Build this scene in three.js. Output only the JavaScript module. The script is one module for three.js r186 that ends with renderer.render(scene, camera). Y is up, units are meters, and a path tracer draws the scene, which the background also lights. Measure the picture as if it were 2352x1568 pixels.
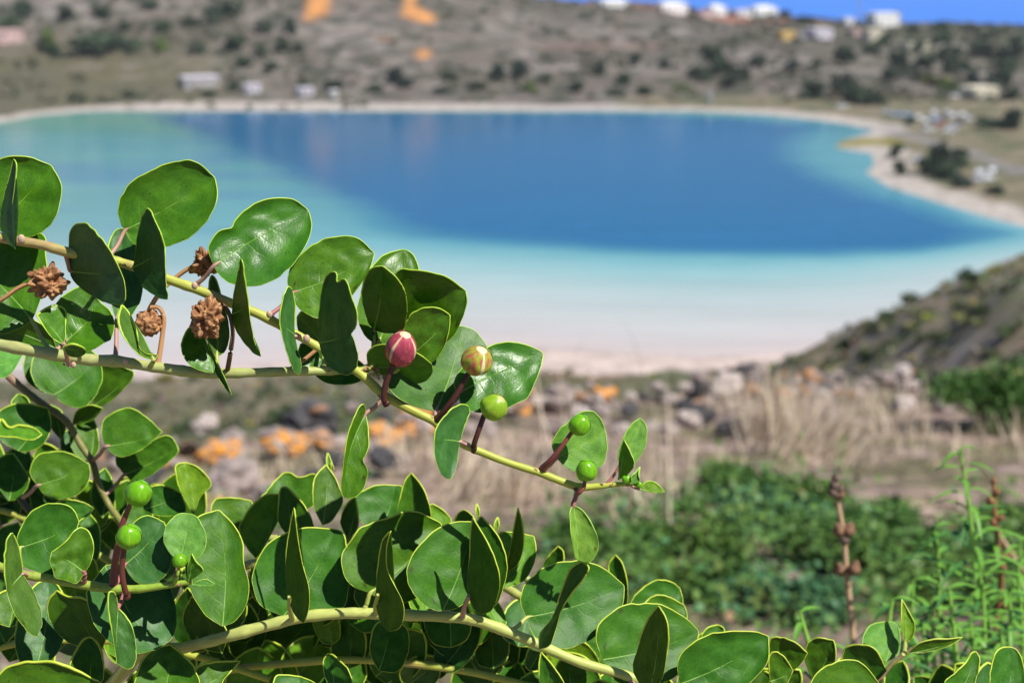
import * as THREE from 'three';
import { mergeGeometries } from 'three/addons/utils/BufferGeometryUtils.js';
import { ImprovedNoise } from 'three/addons/math/ImprovedNoise.js';

// ---------------------------------------------------------------- camera, sky, sun, exposure
const scene = new THREE.Scene();
const PITCH = 15.5 * Math.PI / 180, FOV = 27, EYE = new THREE.Vector3(0, 60, 0), FOCUS = 0.67;
const camera = new THREE.PerspectiveCamera(FOV, 1024 / 682, 0.05, 20000);
camera.position.copy(EYE);
camera.lookAt(0, 60 - Math.sin(PITCH), -Math.cos(PITCH));
camera.focus = FOCUS;
camera.userData.fStop = 10.2;
camera.updateMatrixWorld();
scene.add(camera);

const SUN = new THREE.Vector3(0.5, 0.83, 0.25).normalize();
const sun = new THREE.DirectionalLight(new THREE.Color(1.0, 0.955, 0.88), 5);
sun.position.copy(EYE).addScaledVector(SUN, 40);
sun.target.position.set(0, 59.5, -1.5);
sun.castShadow = true;
sun.shadow.mapSize.set(4096, 4096);
sun.shadow.camera.left = -14; sun.shadow.camera.right = 14; sun.shadow.camera.top = 14; sun.shadow.camera.bottom = -14;
sun.shadow.camera.near = 1; sun.shadow.camera.far = 120;
scene.add(sun, sun.target);

{ // clear summer sky: pale at the horizon, deep blue overhead, brighter round the sun
  const W = 512, H = 256, d = new Float32Array(W * H * 4);
  for (let j = 0; j < H; j++) for (let i = 0; i < W; i++) {
    const el = ((j + 0.5) / H - 0.5) * Math.PI, az = ((i + 0.5) / W - 0.5) * 2 * Math.PI;
    const v = new THREE.Vector3(Math.cos(el) * Math.cos(az), Math.sin(el), Math.cos(el) * Math.sin(az));
    const e = Math.max(0, Math.sin(el)), k = Math.pow(1 - e, 3.2), g = Math.pow(Math.max(0, v.dot(SUN)), 24) * 0.5;
    const o = (j * W + i) * 4;
    d[o] = 0.038 + 0.14 * k + g; d[o + 1] = 0.088 + 0.165 * k + g * 0.95; d[o + 2] = 0.215 + 0.155 * k + g * 0.85; d[o + 3] = 1;
  }
  const sky = new THREE.DataTexture(d, W, H, THREE.RGBAFormat, THREE.FloatType);
  sky.mapping = THREE.EquirectangularReflectionMapping; sky.magFilter = sky.minFilter = THREE.LinearFilter; sky.needsUpdate = true;
  scene.background = sky; scene.environment = sky;
}
const renderer = new THREE.WebGLRenderer();
renderer.toneMapping = THREE.LinearToneMapping;
renderer.toneMappingExposure = 1.2;
renderer.shadowMap.enabled = true;
scene.fog = new THREE.FogExp2(new THREE.Color(0.74, 0.8, 0.9), 0.0001);

// ---------------------------------------------------------------- helpers
let seed = 20240;
const rnd = () => { seed = (seed * 1664525 + 1013904223) >>> 0; return seed / 4294967296; };
const rr = (a, b) => a + (b - a) * rnd();
const pick = (a) => a[Math.floor(rnd() * a.length)];
const N = new ImprovedNoise(), noise = (x, y, z = 0) => N.noise(x + 31.7, y + 17.3, z + 5.1);
const fbm = (x, y, z = 0, o = 4) => { let s = 0, a = 0.5; for (let k = 0; k < o; k++) { s += a * noise(x, y, z + k * 7.7); x *= 2.03; y *= 2.03; z *= 2.03; a *= 0.5; } return s; };
const clamp = (v, a = 0, b = 1) => Math.min(b, Math.max(a, v));
const lerp = (a, b, t) => a + (b - a) * t;
const sm = (a, b, v) => { const t = clamp((v - a) / (b - a)); return t * t * (3 - 2 * t); };
const mix3 = (a, b, t) => [lerp(a[0], b[0], t), lerp(a[1], b[1], t), lerp(a[2], b[2], t)];
const lin = (r, g, b) => new THREE.Color().setRGB(r, g, b);
const s2l = (c) => c.map((v) => { v /= 255; return v <= 0.04045 ? v / 12.92 : Math.pow((v + 0.055) / 1.055, 2.4); });
const interp = (tab, x) => { if (x <= tab[0][0]) return tab[0][1]; for (let i = 1; i < tab.length; i++) if (x <= tab[i][0]) return lerp(tab[i - 1][1], tab[i][1], (x - tab[i - 1][0]) / (tab[i][0] - tab[i - 1][0])); return tab[tab.length - 1][1]; };

const FPX = 784 / Math.tan(FOV * Math.PI / 360);                 // one survey unit = 1/2352 of the picture width
const AX = new THREE.Vector3(1, 0, 0), AU = new THREE.Vector3(0, Math.cos(PITCH), -Math.sin(PITCH)), AF = new THREE.Vector3(0, -Math.sin(PITCH), -Math.cos(PITCH));
const dirOf = (x, y) => AF.clone().addScaledVector(AX, (x - 1176) / FPX).addScaledVector(AU, (784 - y) / FPX);
const at = (x, y, depth) => dirOf(x, y).multiplyScalar(depth).add(EYE);
const MM = FOCUS / FPX;                                         // metres per unit at the focus distance

const ORD = ['first', 'second', 'third', 'fourth', 'fifth', 'sixth', 'seventh', 'eighth', 'ninth', 'tenth', 'eleventh', 'twelfth', 'thirteenth', 'fourteenth', 'fifteenth', 'sixteenth', 'seventeenth', 'eighteenth', 'nineteenth', 'twentieth'];
const taken = {};
const numbered = (n) => { taken[n] = (taken[n] || 0) + 1; return taken[n] === 1 ? n : n + '_' + String(taken[n] - 1).padStart(3, '0'); };
const shade = (o) => { o.castShadow = true; o.receiveShadow = true; return o; };
function thing(name, label, category, pos, group) {
  const o = new THREE.Group(); o.name = numbered(name); o.position.copy(pos);
  o.userData = { label, category }; if (group) o.userData.group = group;
  scene.add(o); return o;
}
function single(name, geo, mat, label, category, group) {
  const o = shade(new THREE.Mesh(geo, mat)); o.name = numbered(name); o.userData = { label, category }; if (group) o.userData.group = group; scene.add(o); return o;
}
function structure(name, geo, mat) { const o = shade(new THREE.Mesh(geo, mat)); o.name = numbered(name); o.userData = { kind: 'structure' }; scene.add(o); return o; }
function part(parent, name, geo, mat) { const o = shade(new THREE.Mesh(geo, mat)); o.name = name; parent.add(o); return o; }
function grid(nu, nv, f, colorF) { // f(i,j)->Vector3
  const p = [], c = [], uv = [], ix = [];
  for (let j = 0; j <= nv; j++) for (let i = 0; i <= nu; i++) { const v = f(i / nu, j / nv); p.push(v.x, v.y, v.z); uv.push(v.x, -v.z); if (colorF) c.push(...colorF(v)); }
  for (let j = 0; j < nv; j++) for (let i = 0; i < nu; i++) { const a = j * (nu + 1) + i, b = a + 1, d = a + nu + 1, e = d + 1; ix.push(a, b, e, a, e, d); }
  const g = new THREE.BufferGeometry();
  g.setAttribute('position', new THREE.Float32BufferAttribute(p, 3)); g.setAttribute('uv', new THREE.Float32BufferAttribute(uv, 2));
  if (colorF) g.setAttribute('color', new THREE.Float32BufferAttribute(c, 3));
  g.setIndex(ix); g.computeVertexNormals(); return g;
}
function tintTexture(size, f, repeat = true) { // f(u,v)->[r,g,b] 0..255 sRGB
  const d = new Uint8Array(size * size * 4);
  for (let j = 0; j < size; j++) for (let i = 0; i < size; i++) { const c = f((i + 0.5) / size, (j + 0.5) / size), o = (j * size + i) * 4; for (let k = 0; k < 3; k++) d[o + k] = clamp(c[k], 0, 255); d[o + 3] = 255; }
  const t = new THREE.DataTexture(d, size, size); t.magFilter = THREE.LinearFilter; t.minFilter = THREE.LinearMipmapLinearFilter; t.generateMipmaps = true; t.colorSpace = THREE.SRGBColorSpace;
  if (repeat) t.wrapS = t.wrapT = THREE.RepeatWrapping; t.needsUpdate = true; return t;
}
const std = (o) => new THREE.MeshStandardMaterial({ side: THREE.DoubleSide, ...o });
function tube(pts, radii, sides = 8, seg = 0, color) { // tapered tube through points
  const cur = new THREE.CatmullRomCurve3(pts, false, 'centripetal'), n = seg || Math.max(4, pts.length * 5), fr = cur.computeFrenetFrames(n, false);
  const p = [], ix = [], uv = [], col = [];
  for (let i = 0; i <= n; i++) {
    const t = i / n, c = cur.getPoint(t), k = t * (radii.length - 1), a = Math.floor(Math.min(k, radii.length - 1.001)), r = radii.length > 1 ? lerp(radii[a], radii[a + 1], k - a) : radii[0];
    // frames were made at equal arc length; rebuild a stable frame from the tangent instead
    const tg = cur.getTangent(t), ref = Math.abs(tg.y) < 0.9 ? new THREE.Vector3(0, 1, 0) : new THREE.Vector3(0, 0, 1), nx = new THREE.Vector3().crossVectors(ref, tg).normalize(), ny = new THREE.Vector3().crossVectors(tg, nx);
    for (let s = 0; s <= sides; s++) { const q = s / sides * Math.PI * 2, v = c.clone().addScaledVector(nx, Math.cos(q) * r).addScaledVector(ny, Math.sin(q) * r); p.push(v.x, v.y, v.z); uv.push(s / sides, t); if (color) col.push(...color(t, Math.sin(q), v)); }
  }
  for (let i = 0; i < n; i++) for (let s = 0; s < sides; s++) { const a = i * (sides + 1) + s, b = a + 1, d = a + sides + 1, e = d + 1; ix.push(a, d, e, a, e, b); }
  for (const end of [0, n]) { const c0 = p.length / 3, c = cur.getPoint(end / n); p.push(c.x, c.y, c.z); uv.push(0.5, end / n); if (color) col.push(...color(end / n, 0, c)); for (let s = 0; s < sides; s++) { const a = end * (sides + 1) + s; end ? ix.push(c0, a, a + 1) : ix.push(c0, a + 1, a); } }
  const g = new THREE.BufferGeometry(); g.setAttribute('position', new THREE.Float32BufferAttribute(p, 3)); g.setAttribute('uv', new THREE.Float32BufferAttribute(uv, 2));
  if (color) g.setAttribute('color', new THREE.Float32BufferAttribute(col, 3));
  g.setIndex(ix); g.computeVertexNormals(); return g;
}

// ---------------------------------------------------------------- the lake basin and the land round it
// survey points (picture units) dropped on the lake's level y = 0, as [x, s] with s metres ahead of the camera
const onLake = (x, y) => { const d = dirOf(x, y), k = -60 / d.y; return [d.x * k, -d.z * k]; };
const SHORE = [[-200, 302], [0, 281], [100, 263], [220, 251], [340, 245], [500, 243], [800, 245], [1100, 247], [1400, 250], [1600, 255], [1750, 262], [1850, 272], [1940, 284], [2010, 300], [1975, 312], [1930, 326], [1918, 338], [1960, 346], [2003, 352], [2010, 378], [1990, 396], [2040, 428], [2110, 450], [2200, 478], [2290, 504], [2360, 522], [2470, 560], [2500, 640], [2380, 720], [2120, 790], [1760, 815], [1600, 822], [1430, 813], [1200, 800], [900, 808], [650, 835], [350, 858], [0, 885], [-300, 872], [-520, 770], [-660, 610], [-710, 450], [-620, 360], [-400, 318]].map((p) => onLake(...p));
const DEEP = [[395, 262], [330, 266], [385, 292], [470, 325], [560, 372], [700, 425], [800, 468], [880, 518], [960, 543], [1100, 557], [1400, 574], [1700, 583], [1900, 585], [2100, 577], [2260, 552], [2330, 535], [2230, 512], [2140, 480], [2000, 442], [1900, 402], [1845, 370], [1835, 330], [1880, 300], [1930, 296], [1850, 284], [1740, 273], [1600, 266], [1400, 261], [1100, 258], [800, 256], [600, 255], [500, 256]].map((p) => onLake(...p));
function sd(poly, x, y) { // signed distance, negative inside
  let d = 1e18, inside = false;
  for (let i = 0, j = poly.length - 1; i < poly.length; j = i++) {
    const [ax, ay] = poly[i], [bx, by] = poly[j], ex = bx - ax, ey = by - ay, wx = x - ax, wy = y - ay, t = clamp((wx * ex + wy * ey) / (ex * ex + ey * ey)), px = wx - ex * t, py = wy - ey * t;
    d = Math.min(d, px * px + py * py);
    if ((ay > y) !== (by > y) && x < (bx - ax) * (y - ay) / (by - ay) + ax) inside = !inside;
  }
  return inside ? -Math.sqrt(d) : Math.sqrt(d);
}
const NEAR = [[-30, 61], [-3, 59.4], [0, 58.8], [11, 56.55], [13.5, 55.4], [20, 51.6], [60, 37.6], [100, 24.6], [150, 13.2], [196, 1.6], [208, 0.5], [300, 0.5]];
const SPUR = [[14, 0], [19.5, 2.2], [24, 5.8], [29, 10.4], [36, 13.6], [50, 19], [80, 27], [200, 40]];
const RIDGE = [[-700, 120], [-300, 104], [-120, 76], [-40, 54], [0, 37], [13, 33], [60, 29.5], [130, 22.5], [210, 18], [300, 15], [700, 26]];
function height(x, s) {
  const d = s > 170 ? sd(SHORE, x, s) : 999;
  const wf = sm(240, 330, s);
  let hn = interp(NEAR, s) + interp(SPUR, x) * Math.exp(-((s - 95) ** 2) / (2 * 30 * 30)) * sm(14, 40, s) + 0.012 * Math.max(0, -x - 60) * sm(60, 120, s);
  if (s > 14) hn += (fbm(x * 0.09, s * 0.09, 1) * 3.2 + fbm(x * 0.35, s * 0.35, 2, 3) * 1.5) * sm(14, 40, s) * sm(215, 150, s);
  hn -= 2.2 * sm(0, 2.6, s - (7.9 + (x + 1.7) * 0.87)) * sm(26, 16, s);   // the terrace ends along a slanting rubble wall
  let hf = 0.7 + clamp(d, 0, 60) * 0.022 + interp(RIDGE, x) * sm(556, 800, s) * (0.9 + 0.25 * fbm(x * 0.012, s * 0.012, 3)) + fbm(x * 0.05, s * 0.05, 4) * 3 * sm(560, 640, s);
  hf = lerp(hf, -6, sm(845, 985, s));
  let h = lerp(hn, hf, wf);
  const bw = lerp(30, 6, wf); if (d < bw) h = Math.min(h, d < 0 ? Math.max(-4, d * 0.12 - 0.03) : lerp(-0.03, 0.9, d / bw));
  return h;
}
// where a line of sight meets the land
function land(x, y, from = 13, to = 1000) {
  const d = dirOf(x, y).normalize(); let s = from, ok = null;
  while (s < to) { const k = s / -d.z, h = 60 + d.y * k; if (h < height(d.x * k, s)) { ok = s; break; } s += s < 40 ? 0.2 : 1.2; }
  if (ok === null) ok = to - 150;
  const k = ok / -d.z; return new THREE.Vector3(d.x * k, height(d.x * k, ok), -ok);
}
// colours of soil, scrub and fields on the land
const C = { dust: s2l([120, 109, 101]), pale: s2l([156, 147, 141]), scrub: s2l([94, 94, 76]), dark: s2l([62, 67, 56]), olive: s2l([108, 103, 74]), sand: s2l([214, 203, 196]), pink: s2l([222, 203, 194]), red: s2l([170, 112, 92]), orange: s2l([226, 158, 92]), straw: s2l([152, 138, 110]), green: s2l([92, 104, 66]), road: s2l([150, 146, 150]), spit: s2l([150, 140, 62]) };
const PATCHES = [[727, 18, 17, 34], [938, 10, 16, 22], [972, 40, 20, 13], [950, 26, 22, 14], [890, 93, 12, 9], [975, 122, 17, 11]].map(([x, y, rx, ry]) => { const p = land(x, y, 400), q = land(x, y + ry, 400), r = land(x, y - ry, 400); return [p.x, -p.z, rx * -p.z / FPX * 1.03, Math.max(2, Math.abs(r.z - q.z) / 2)]; });
const REDS = [[1500, 16, 250], [1690, 50, 100], [1320, 108, 60], [1440, 108, 60]].map(([x, y]) => { const p = land(x, y, 400); return [p.x, -p.z]; });
const SPIT = onLake(1985, 331);
function landColour(v) {
  const x = v.x, s = -v.z, d = s > 150 ? sd(SHORE, x, s) : 999, big = fbm(x * 0.02, s * 0.02, 11), mid = fbm(x * 0.09, s * 0.09, 12), fine = fbm(x * 0.4, s * 0.4, 13, 3);
  let c = mix3(C.dust, C.pale, sm(-0.1, 0.35, big + mid * 0.8));
  c = mix3(c, C.scrub, sm(-0.08, 0.2, mid + fine * 0.7 - big * 0.4));
  c = mix3(c, C.dark, sm(0.05, 0.26, fine + mid * 0.7 + 0.5 * fbm(x * 0.22, s * 0.22, 16, 2)));
  if (s > 240) {
    const left = sm(-80, -150, x) * sm(660, 600, s);
    c = mix3(c, mix3(C.olive, C.scrub, sm(-0.1, 0.3, fbm(x * 0.02, s * 0.12, 15))), left * 0.9);
    if (x > 40) c = mix3(c, mix3(C.straw, C.green, sm(-0.15, 0.2, mid + fine * 0.4)), sm(600, 560, s) * 0.8);
    c = mix3(c, C.green, sm(120, 220, x) * sm(600, 680, s) * 0.35);
    for (const [px, ps, rx, ry] of PATCHES) { const q = Math.hypot((x - px) / rx, (s - ps) / ry) + fine * 0.35; c = mix3(c, C.orange, sm(1.08, 0.9, q)); }
    const band = Math.abs(s - (806 - x * 0.1)); c = mix3(c, C.red, sm(14, 7, band + mid * 8) * sm(15, 40, x) * sm(185, 150, x));
    for (const k of [2, 3]) { const [px, ps] = REDS[k]; c = mix3(c, C.red, sm(1.1, 0.7, Math.hypot((x - px) / 20, (s - ps) / 9) + fine * 0.5) * 0.2); }
    { const hh = v.y / 5.5 + fbm(x * 0.02, s * 0.02, 61) * 1.5, fr = Math.abs(hh - Math.floor(hh) - 0.5); c = mix3(c, C.pale, sm(0.12, 0.04, fr) * sm(-0.1, 0.2, fbm(x * 0.03, s * 0.03, 62)) * 0.75 * sm(565, 600, s)); }
    const track = Math.abs(s - (628 + 10 * Math.sin(x * 0.02) + x * 0.06)); c = mix3(c, C.pale, sm(5, 2.5, track) * sm(-40, 0, x) * sm(260, 180, x) * 0.8);
  } else if (s > 20) {
    const lower = sm(45, 120, s), spur = sm(14, 26, x) * sm(170, 130, s);
    c = mix3(mix3(c, C.scrub, 0.35), mix3(C.straw, C.green, sm(-0.15, 0.15, mid + fine * 0.6)), 0.55 * (1 - spur));
    c = mix3(c, C.olive, sm(0.1, 0.3, fbm(x * 0.06, s * 0.06, 18)) * 0.6 * lower);
    c = mix3(c, mix3(mix3(C.pale, C.straw, sm(-0.2, 0.1, fine)), C.green, sm(0.0, 0.3, fine + mid)), spur * 0.85);
  }
  if (s > 120 && s < 240) { c = mix3(c, C.green, sm(6, 18, x) * sm(120, 150, s) * 0.6); c = mix3(c, C.red, sm(12, 3, Math.abs(x - 9)) * sm(150, 175, s) * 0.35); }
  const wide = s > 240 ? 7 + 4 * mid + sm(60, 110, x) * 5 : 34 + 20 * mid + sm(-30, -120, x) * 30;
  c = mix3(c, s > 240 ? C.sand : C.pink, sm(wide, wide * 0.72, d) * (s > 240 ? 0.85 : 1));
  if (s > 300) { const q = Math.hypot((x - SPIT[0]) / 15, (s - SPIT[1]) / 9) + fine * 0.4; c = mix3(c, C.spit, sm(1.1, 0.8, q)); const rd = Math.abs(x - (SPIT[0] + 19 + (SPIT[1] - s) * 0.13)); c = mix3(c, C.road, sm(4, 2.5, rd) * sm(330, 380, s) * sm(500, 470, s) * 0.8); }
  return c;
}
const grain = tintTexture(512, (u, v) => { const q = 215 + 70 * fbm(u * 40, v * 40, 3, 3) + 60 * fbm(u * 9, v * 9, 8, 3); return [q, q, q]; });
const grainFar = grain.clone(); grainFar.repeat.set(1 / 30, 1 / 30); grainFar.needsUpdate = true;
const landMat = std({ vertexColors: true, roughness: 1, map: grainFar });
structure('hillside', grid(230, 150, (u, v) => { const s = lerp(12, 250, v * v * 0.6 + v * 0.4), q = u * 2 - 1, x = (q * 0.45 + 0.55 * q * q * q) * lerp(90, 520, v); return new THREE.Vector3(x, height(x, s) - 0.12 * sm(15, 12.5, s), -s); }, landColour), landMat);
structure('far_land', grid(230, 200, (u, v) => { const s = lerp(236, 1000, v), x = lerp(-560, 560, u); return new THREE.Vector3(x, height(x, s) - (s < 252 ? 0.25 : 0), -s); }, landColour), landMat);

// sea beyond the far ridge
{
  const rip = tintTexture(256, (u, v) => { const q = 226 + 40 * fbm(u * 6, v * 30, 3, 3); return [q, q, q]; }); rip.repeat.set(1 / 900, 1 / 220);
  const g = new THREE.PlaneGeometry(16000, 9000, 20, 20); g.rotateX(-Math.PI / 2); g.translate(0, -1.2, -985 - 4400);
  const uv = g.attributes.uv, p = g.attributes.position; for (let i = 0; i < p.count; i++) uv.setXY(i, p.getX(i), -p.getZ(i));
  structure('sea', g, std({ color: lin(0.05, 0.27, 0.98), roughness: 0.6, map: rip }));
}
// lake: opaque water whose colour is that of its milky shallows and blue deep
{
  const P = 1024, X0 = -330, X1 = 260, S0 = 170, S1 = 545;
  const ramp = [[0, [78, 156, 178]], [0.1, [124, 188, 196]], [0.28, [164, 204, 205]], [0.5, [194, 211, 209]], [0.75, [210, 211, 208]], [0.9, [216, 206, 203]], [1, [224, 204, 198]]].map(([t, c]) => [t, s2l(c)]);
  const rampAt = (t) => { for (let i = 1; i < ramp.length; i++) if (t <= ramp[i][0]) return mix3(ramp[i - 1][1], ramp[i][1], (t - ramp[i - 1][0]) / (ramp[i][0] - ramp[i - 1][0])); return ramp[ramp.length - 1][1]; };
  const blue = s2l([16, 112, 164]), green = s2l([104, 166, 148]), aqua = s2l([94, 168, 176]), streak = s2l([80, 140, 188]);
  const d = new Uint8Array(P * P * 4), enc = (v) => 255 * (v <= 0.0031308 ? 12.92 * v : 1.055 * Math.pow(v, 1 / 2.4) - 0.055);
  const nearShore = SHORE.slice(SHORE.length - 17, SHORE.length - 5);
  for (let j = 0; j < P; j++) for (let i = 0; i < P; i++) {
    const x = lerp(X0, X1, (i + 0.5) / P), s = lerp(S0, S1, (j + 0.5) / P), w = fbm(x * 0.02, s * 0.02, 21) * 10 + fbm(x * 0.07, s * 0.2, 22) * 4;
    const dd = sd(DEEP, x, s) + w * 0.5; let dn = 1e9; for (let k = 1; k < nearShore.length; k++) { const [ax, ay] = nearShore[k - 1], [bx, by] = nearShore[k], ex = bx - ax, ey = by - ay, t = clamp(((x - ax) * ex + (y0(s) - ay) * ey) / (ex * ex + ey * ey)); dn = Math.min(dn, Math.hypot(x - ax - ex * t, s - ay - ey * t)); }
    function y0(v) { return v; }
    const dp = Math.max(0, dd), t = dp / (dp + dn + 1e-6);
    let c = rampAt(t);
    const lf = sm(10, -60, x), far = sm(lerp(330, 236, lf), lerp(420, 330, lf), s); c = mix3(c, aqua, far * 0.75);
    c = mix3(c, streak, far * sm(0.08, 0.3, fbm(x * 0.012, s * 0.06, 25)) * 0.7 * sm(-20, -90, x));
    c = mix3(c, green, sm(455, 500, s) * sm(40, -60, x) * 0.7);
    const out = sd(SHORE, x, s); c = mix3(c, green, sm(-11, -4, out) * sm(440, 480, s) * sm(110, 60, x) * 0.8);
    const rim = s < 300 ? 7 : 12; c = mix3(blue, c, sm(-rim, rim * 0.45, dd));
    { const rp = 1 + 0.16 * fbm(x * 0.02, s * 0.16, 27) + 0.08 * fbm(x * 0.1, s * 0.5, 28, 2); c = c.map((q) => q * rp); }
    const o = (j * P + i) * 4; for (let k = 0; k < 3; k++) d[o + k] = clamp(enc(c[k] * [0.77, 0.79, 0.80][k]), 0, 255); d[o + 3] = 255;
  }
  const tex = new THREE.DataTexture(d, P, P); tex.magFilter = THREE.LinearFilter; tex.minFilter = THREE.LinearMipmapLinearFilter; tex.generateMipmaps = true; tex.colorSpace = THREE.SRGBColorSpace; tex.needsUpdate = true;
  const sh = new THREE.Shape(SHORE.map(([x, s]) => new THREE.Vector2(clamp(x, -329, 259), clamp(s, 171, 544)))), g = new THREE.ShapeGeometry(sh);
  const p = g.attributes.position, uv = g.attributes.uv;
  for (let i = 0; i < p.count; i++) { const x = p.getX(i), s = p.getY(i); uv.setXY(i, (x - X0) / (X1 - X0), (s - S0) / (S1 - S0)); p.setXYZ(i, x, 0, -s); }
  g.computeVertexNormals();
  const n = g.attributes.normal; for (let i = 0; i < n.count; i++) n.setXYZ(i, 0, 1, 0);
  structure('lake', g, new THREE.MeshPhysicalMaterial({ map: tex, roughness: 0.16, ior: 1.33, side: THREE.DoubleSide }));
}

// ---------------------------------------------------------------- the terrace in front of the camera
const litter = tintTexture(512, (u, v) => { const n = fbm(u * 12, v * 12, 5, 4), f = fbm(u * 60, v * 60, 9, 3), st = fbm(u * 90 + v * 30, v * 12, 14, 2); return mix3(mix3([130, 112, 106], [190, 170, 160], sm(-0.2, 0.3, n + f * 0.5)), [104, 88, 78], sm(0.05, 0.3, st) * 0.7); });
litter.repeat.set(0.5, 0.5);
const terrC = { dirt: [0.82, 0.8, 0.78], green: [0.4, 0.5, 0.24], straw: [1.0, 0.94, 0.84] };
structure('ground', grid(150, 170, (u, v) => { const s = lerp(-2.5, 13.6, v), x = lerp(-8, 9, u); return new THREE.Vector3(x, height(x, s) + 0.06 * fbm(x * 1.3, s * 1.3, 3) + 0.03 * fbm(x * 6, s * 6, 5, 2), -s); }, (v) => { const s = -v.z, n = fbm(v.x * 0.8, s * 0.8, 33), m = fbm(v.x * 3, s * 3, 34, 3); let c = mix3(terrC.dirt, terrC.straw, sm(-0.1, 0.25, n + m * 0.4)); return mix3(c, terrC.green, sm(-0.1, 0.15, m - n * 0.7) * 0.85); }), std({ vertexColors: true, map: litter, roughness: 1 }));
const gy = (x, s) => height(x, s) + 0.06 * fbm(x * 1.3, s * 1.3, 3);

// rubble wall at the edge of the terrace, every stone a piece of its own
{
  const stoneGeo = (k, lichen, base) => {
    const g = new THREE.IcosahedronGeometry(1, 5), p = g.attributes.position, col = [], v = new THREE.Vector3();
    for (let i = 0; i < p.count; i++) {
      v.fromBufferAttribute(p, i); const q = v.clone(), cell = Math.round(q.x * 1.6 + noise(q.x, q.y, k)) * 0.04, rad = 0.84 + 0.75 * fbm(q.x * 1.3 + k, q.y * 1.3, q.z * 1.3, 2) + 0.3 * fbm(q.x * 3.5, q.y * 3.5, q.z * 3.5 + k, 3) + cell;
      p.setXYZ(i, v.x * rad * 1.2, v.y * rad * 0.72, v.z * rad * 0.95);
      const n = fbm(q.x * 2.5 + k, q.y * 2.5, q.z * 2.5, 3), l = sm(0.28 - lichen * 0.55, 0.36 - lichen * 0.55, fbm(q.x * 2.4 + k * 2, q.y * 2.4, q.z * 2.4 + 9, 4));
      let c = mix3(base, base.map((x) => x * 0.55), sm(-0.1, 0.35, n)); c = mix3(c, [0.72, 0.30, 0.035], lichen > 0 ? l * sm(0.22, 0.05, Math.abs(fbm(q.x * 5, q.y * 5 + k, q.z * 5, 2)) - 0.08) : 0); col.push(...c);
    }
    g.setAttribute('color', new THREE.Float32BufferAttribute(col, 3)); g.computeVertexNormals(); return g;
  };
  const kinds = []; for (let i = 0; i < 5; i++) kinds.push(stoneGeo(i * 3.7, 0, pick([[0.34, 0.28, 0.26], [0.48, 0.41, 0.38]]))); for (let i = 0; i < 5; i++) kinds.push(stoneGeo(20 + i * 2.9, 0.5, [0.27, 0.22, 0.2])); for (let i = 0; i < 3; i++) kinds.push(stoneGeo(50 + i * 2.3, 0, [0.075, 0.072, 0.078])); kinds.push(stoneGeo(70, 0, [0.55, 0.47, 0.44]), stoneGeo(75, 0.72, [0.3, 0.25, 0.23]));
  const mat = std({ vertexColors: true, roughness: 0.95 });
  const start = new THREE.Vector3(-2.6, gy(-2.6, 7.1), -7.1), wall = thing('rubble_wall', 'low rubble wall of grey stones blotched with orange lichen across the terrace', 'stone wall', start);
  const put = (x, s, r, k, lift = 0) => { const o = part(wall, 'stone', kinds[k], mat); o.scale.setScalar(r * 0.8); o.rotation.set(rr(-0.3, 0.3), rr(0, 6.28), rr(-0.3, 0.3)); o.position.set(x, gy(x, s) + r * 0.35 + lift, -s).sub(start); };
  for (let i = 0; i < 230; i++) { const t = (i + rnd()) / 230, x = lerp(-2.6, 5.6, t), e = 7.75 + (x + 1.7) * 0.87, s = e + (rnd() < 0.35 ? rr(-2.4, -0.5) : rr(-0.75, 0.25)), r = rr(0.04, 0.125) * (0.8 + 0.3 * t); put(x, s, r, rnd() < 0.14 ? 5 + Math.floor(rnd() * 5) : rnd() < 0.3 ? 10 + Math.floor(rnd() * 3) : Math.floor(rnd() * 5), rnd() < 0.4 ? rr(0.05, 0.17) : 0); }
  // stones that stand out: [picture x, y, size, kind]
  for (const [px, py, r, k] of [[655, 1040, 0.11, 14], [505, 1052, 0.1, 14], [740, 1030, 0.1, 6], [720, 985, 0.24, 11], [760, 965, 0.22, 10], [870, 1020, 0.11, 14], [930, 1010, 0.09, 14], [965, 985, 0.13, 14], [1000, 975, 0.2, 0], [1385, 922, 0.12, 14], [1510, 880, 0.2, 14], [1480, 893, 0.12, 8], [1625, 868, 0.2, 14], [1800, 852, 0.24, 14], [1430, 905, 0.15, 14], [2100, 845, 0.16, 14], [1215, 925, 0.14, 14], [1925, 852, 0.27, 13], [2060, 838, 0.2, 4], [2240, 812, 0.22, 13], [2305, 850, 0.19, 14], [1610, 965, 0.14, 10], [1590, 925, 0.1, 11], [1780, 850, 0.12, 12], [2340, 890, 0.14, 14], [1100, 960, 0.2, 3], [1290, 930, 0.2, 1], [1180, 940, 0.16, 8], [540, 1120, 0.16, 1], [1720, 880, 0.16, 2], [1660, 905, 0.18, 3]]) { const p = land(px, py + 14, 3); put(p.x, -p.z, k === 14 ? r * 1.25 : r, k, 0.02); }
}

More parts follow.
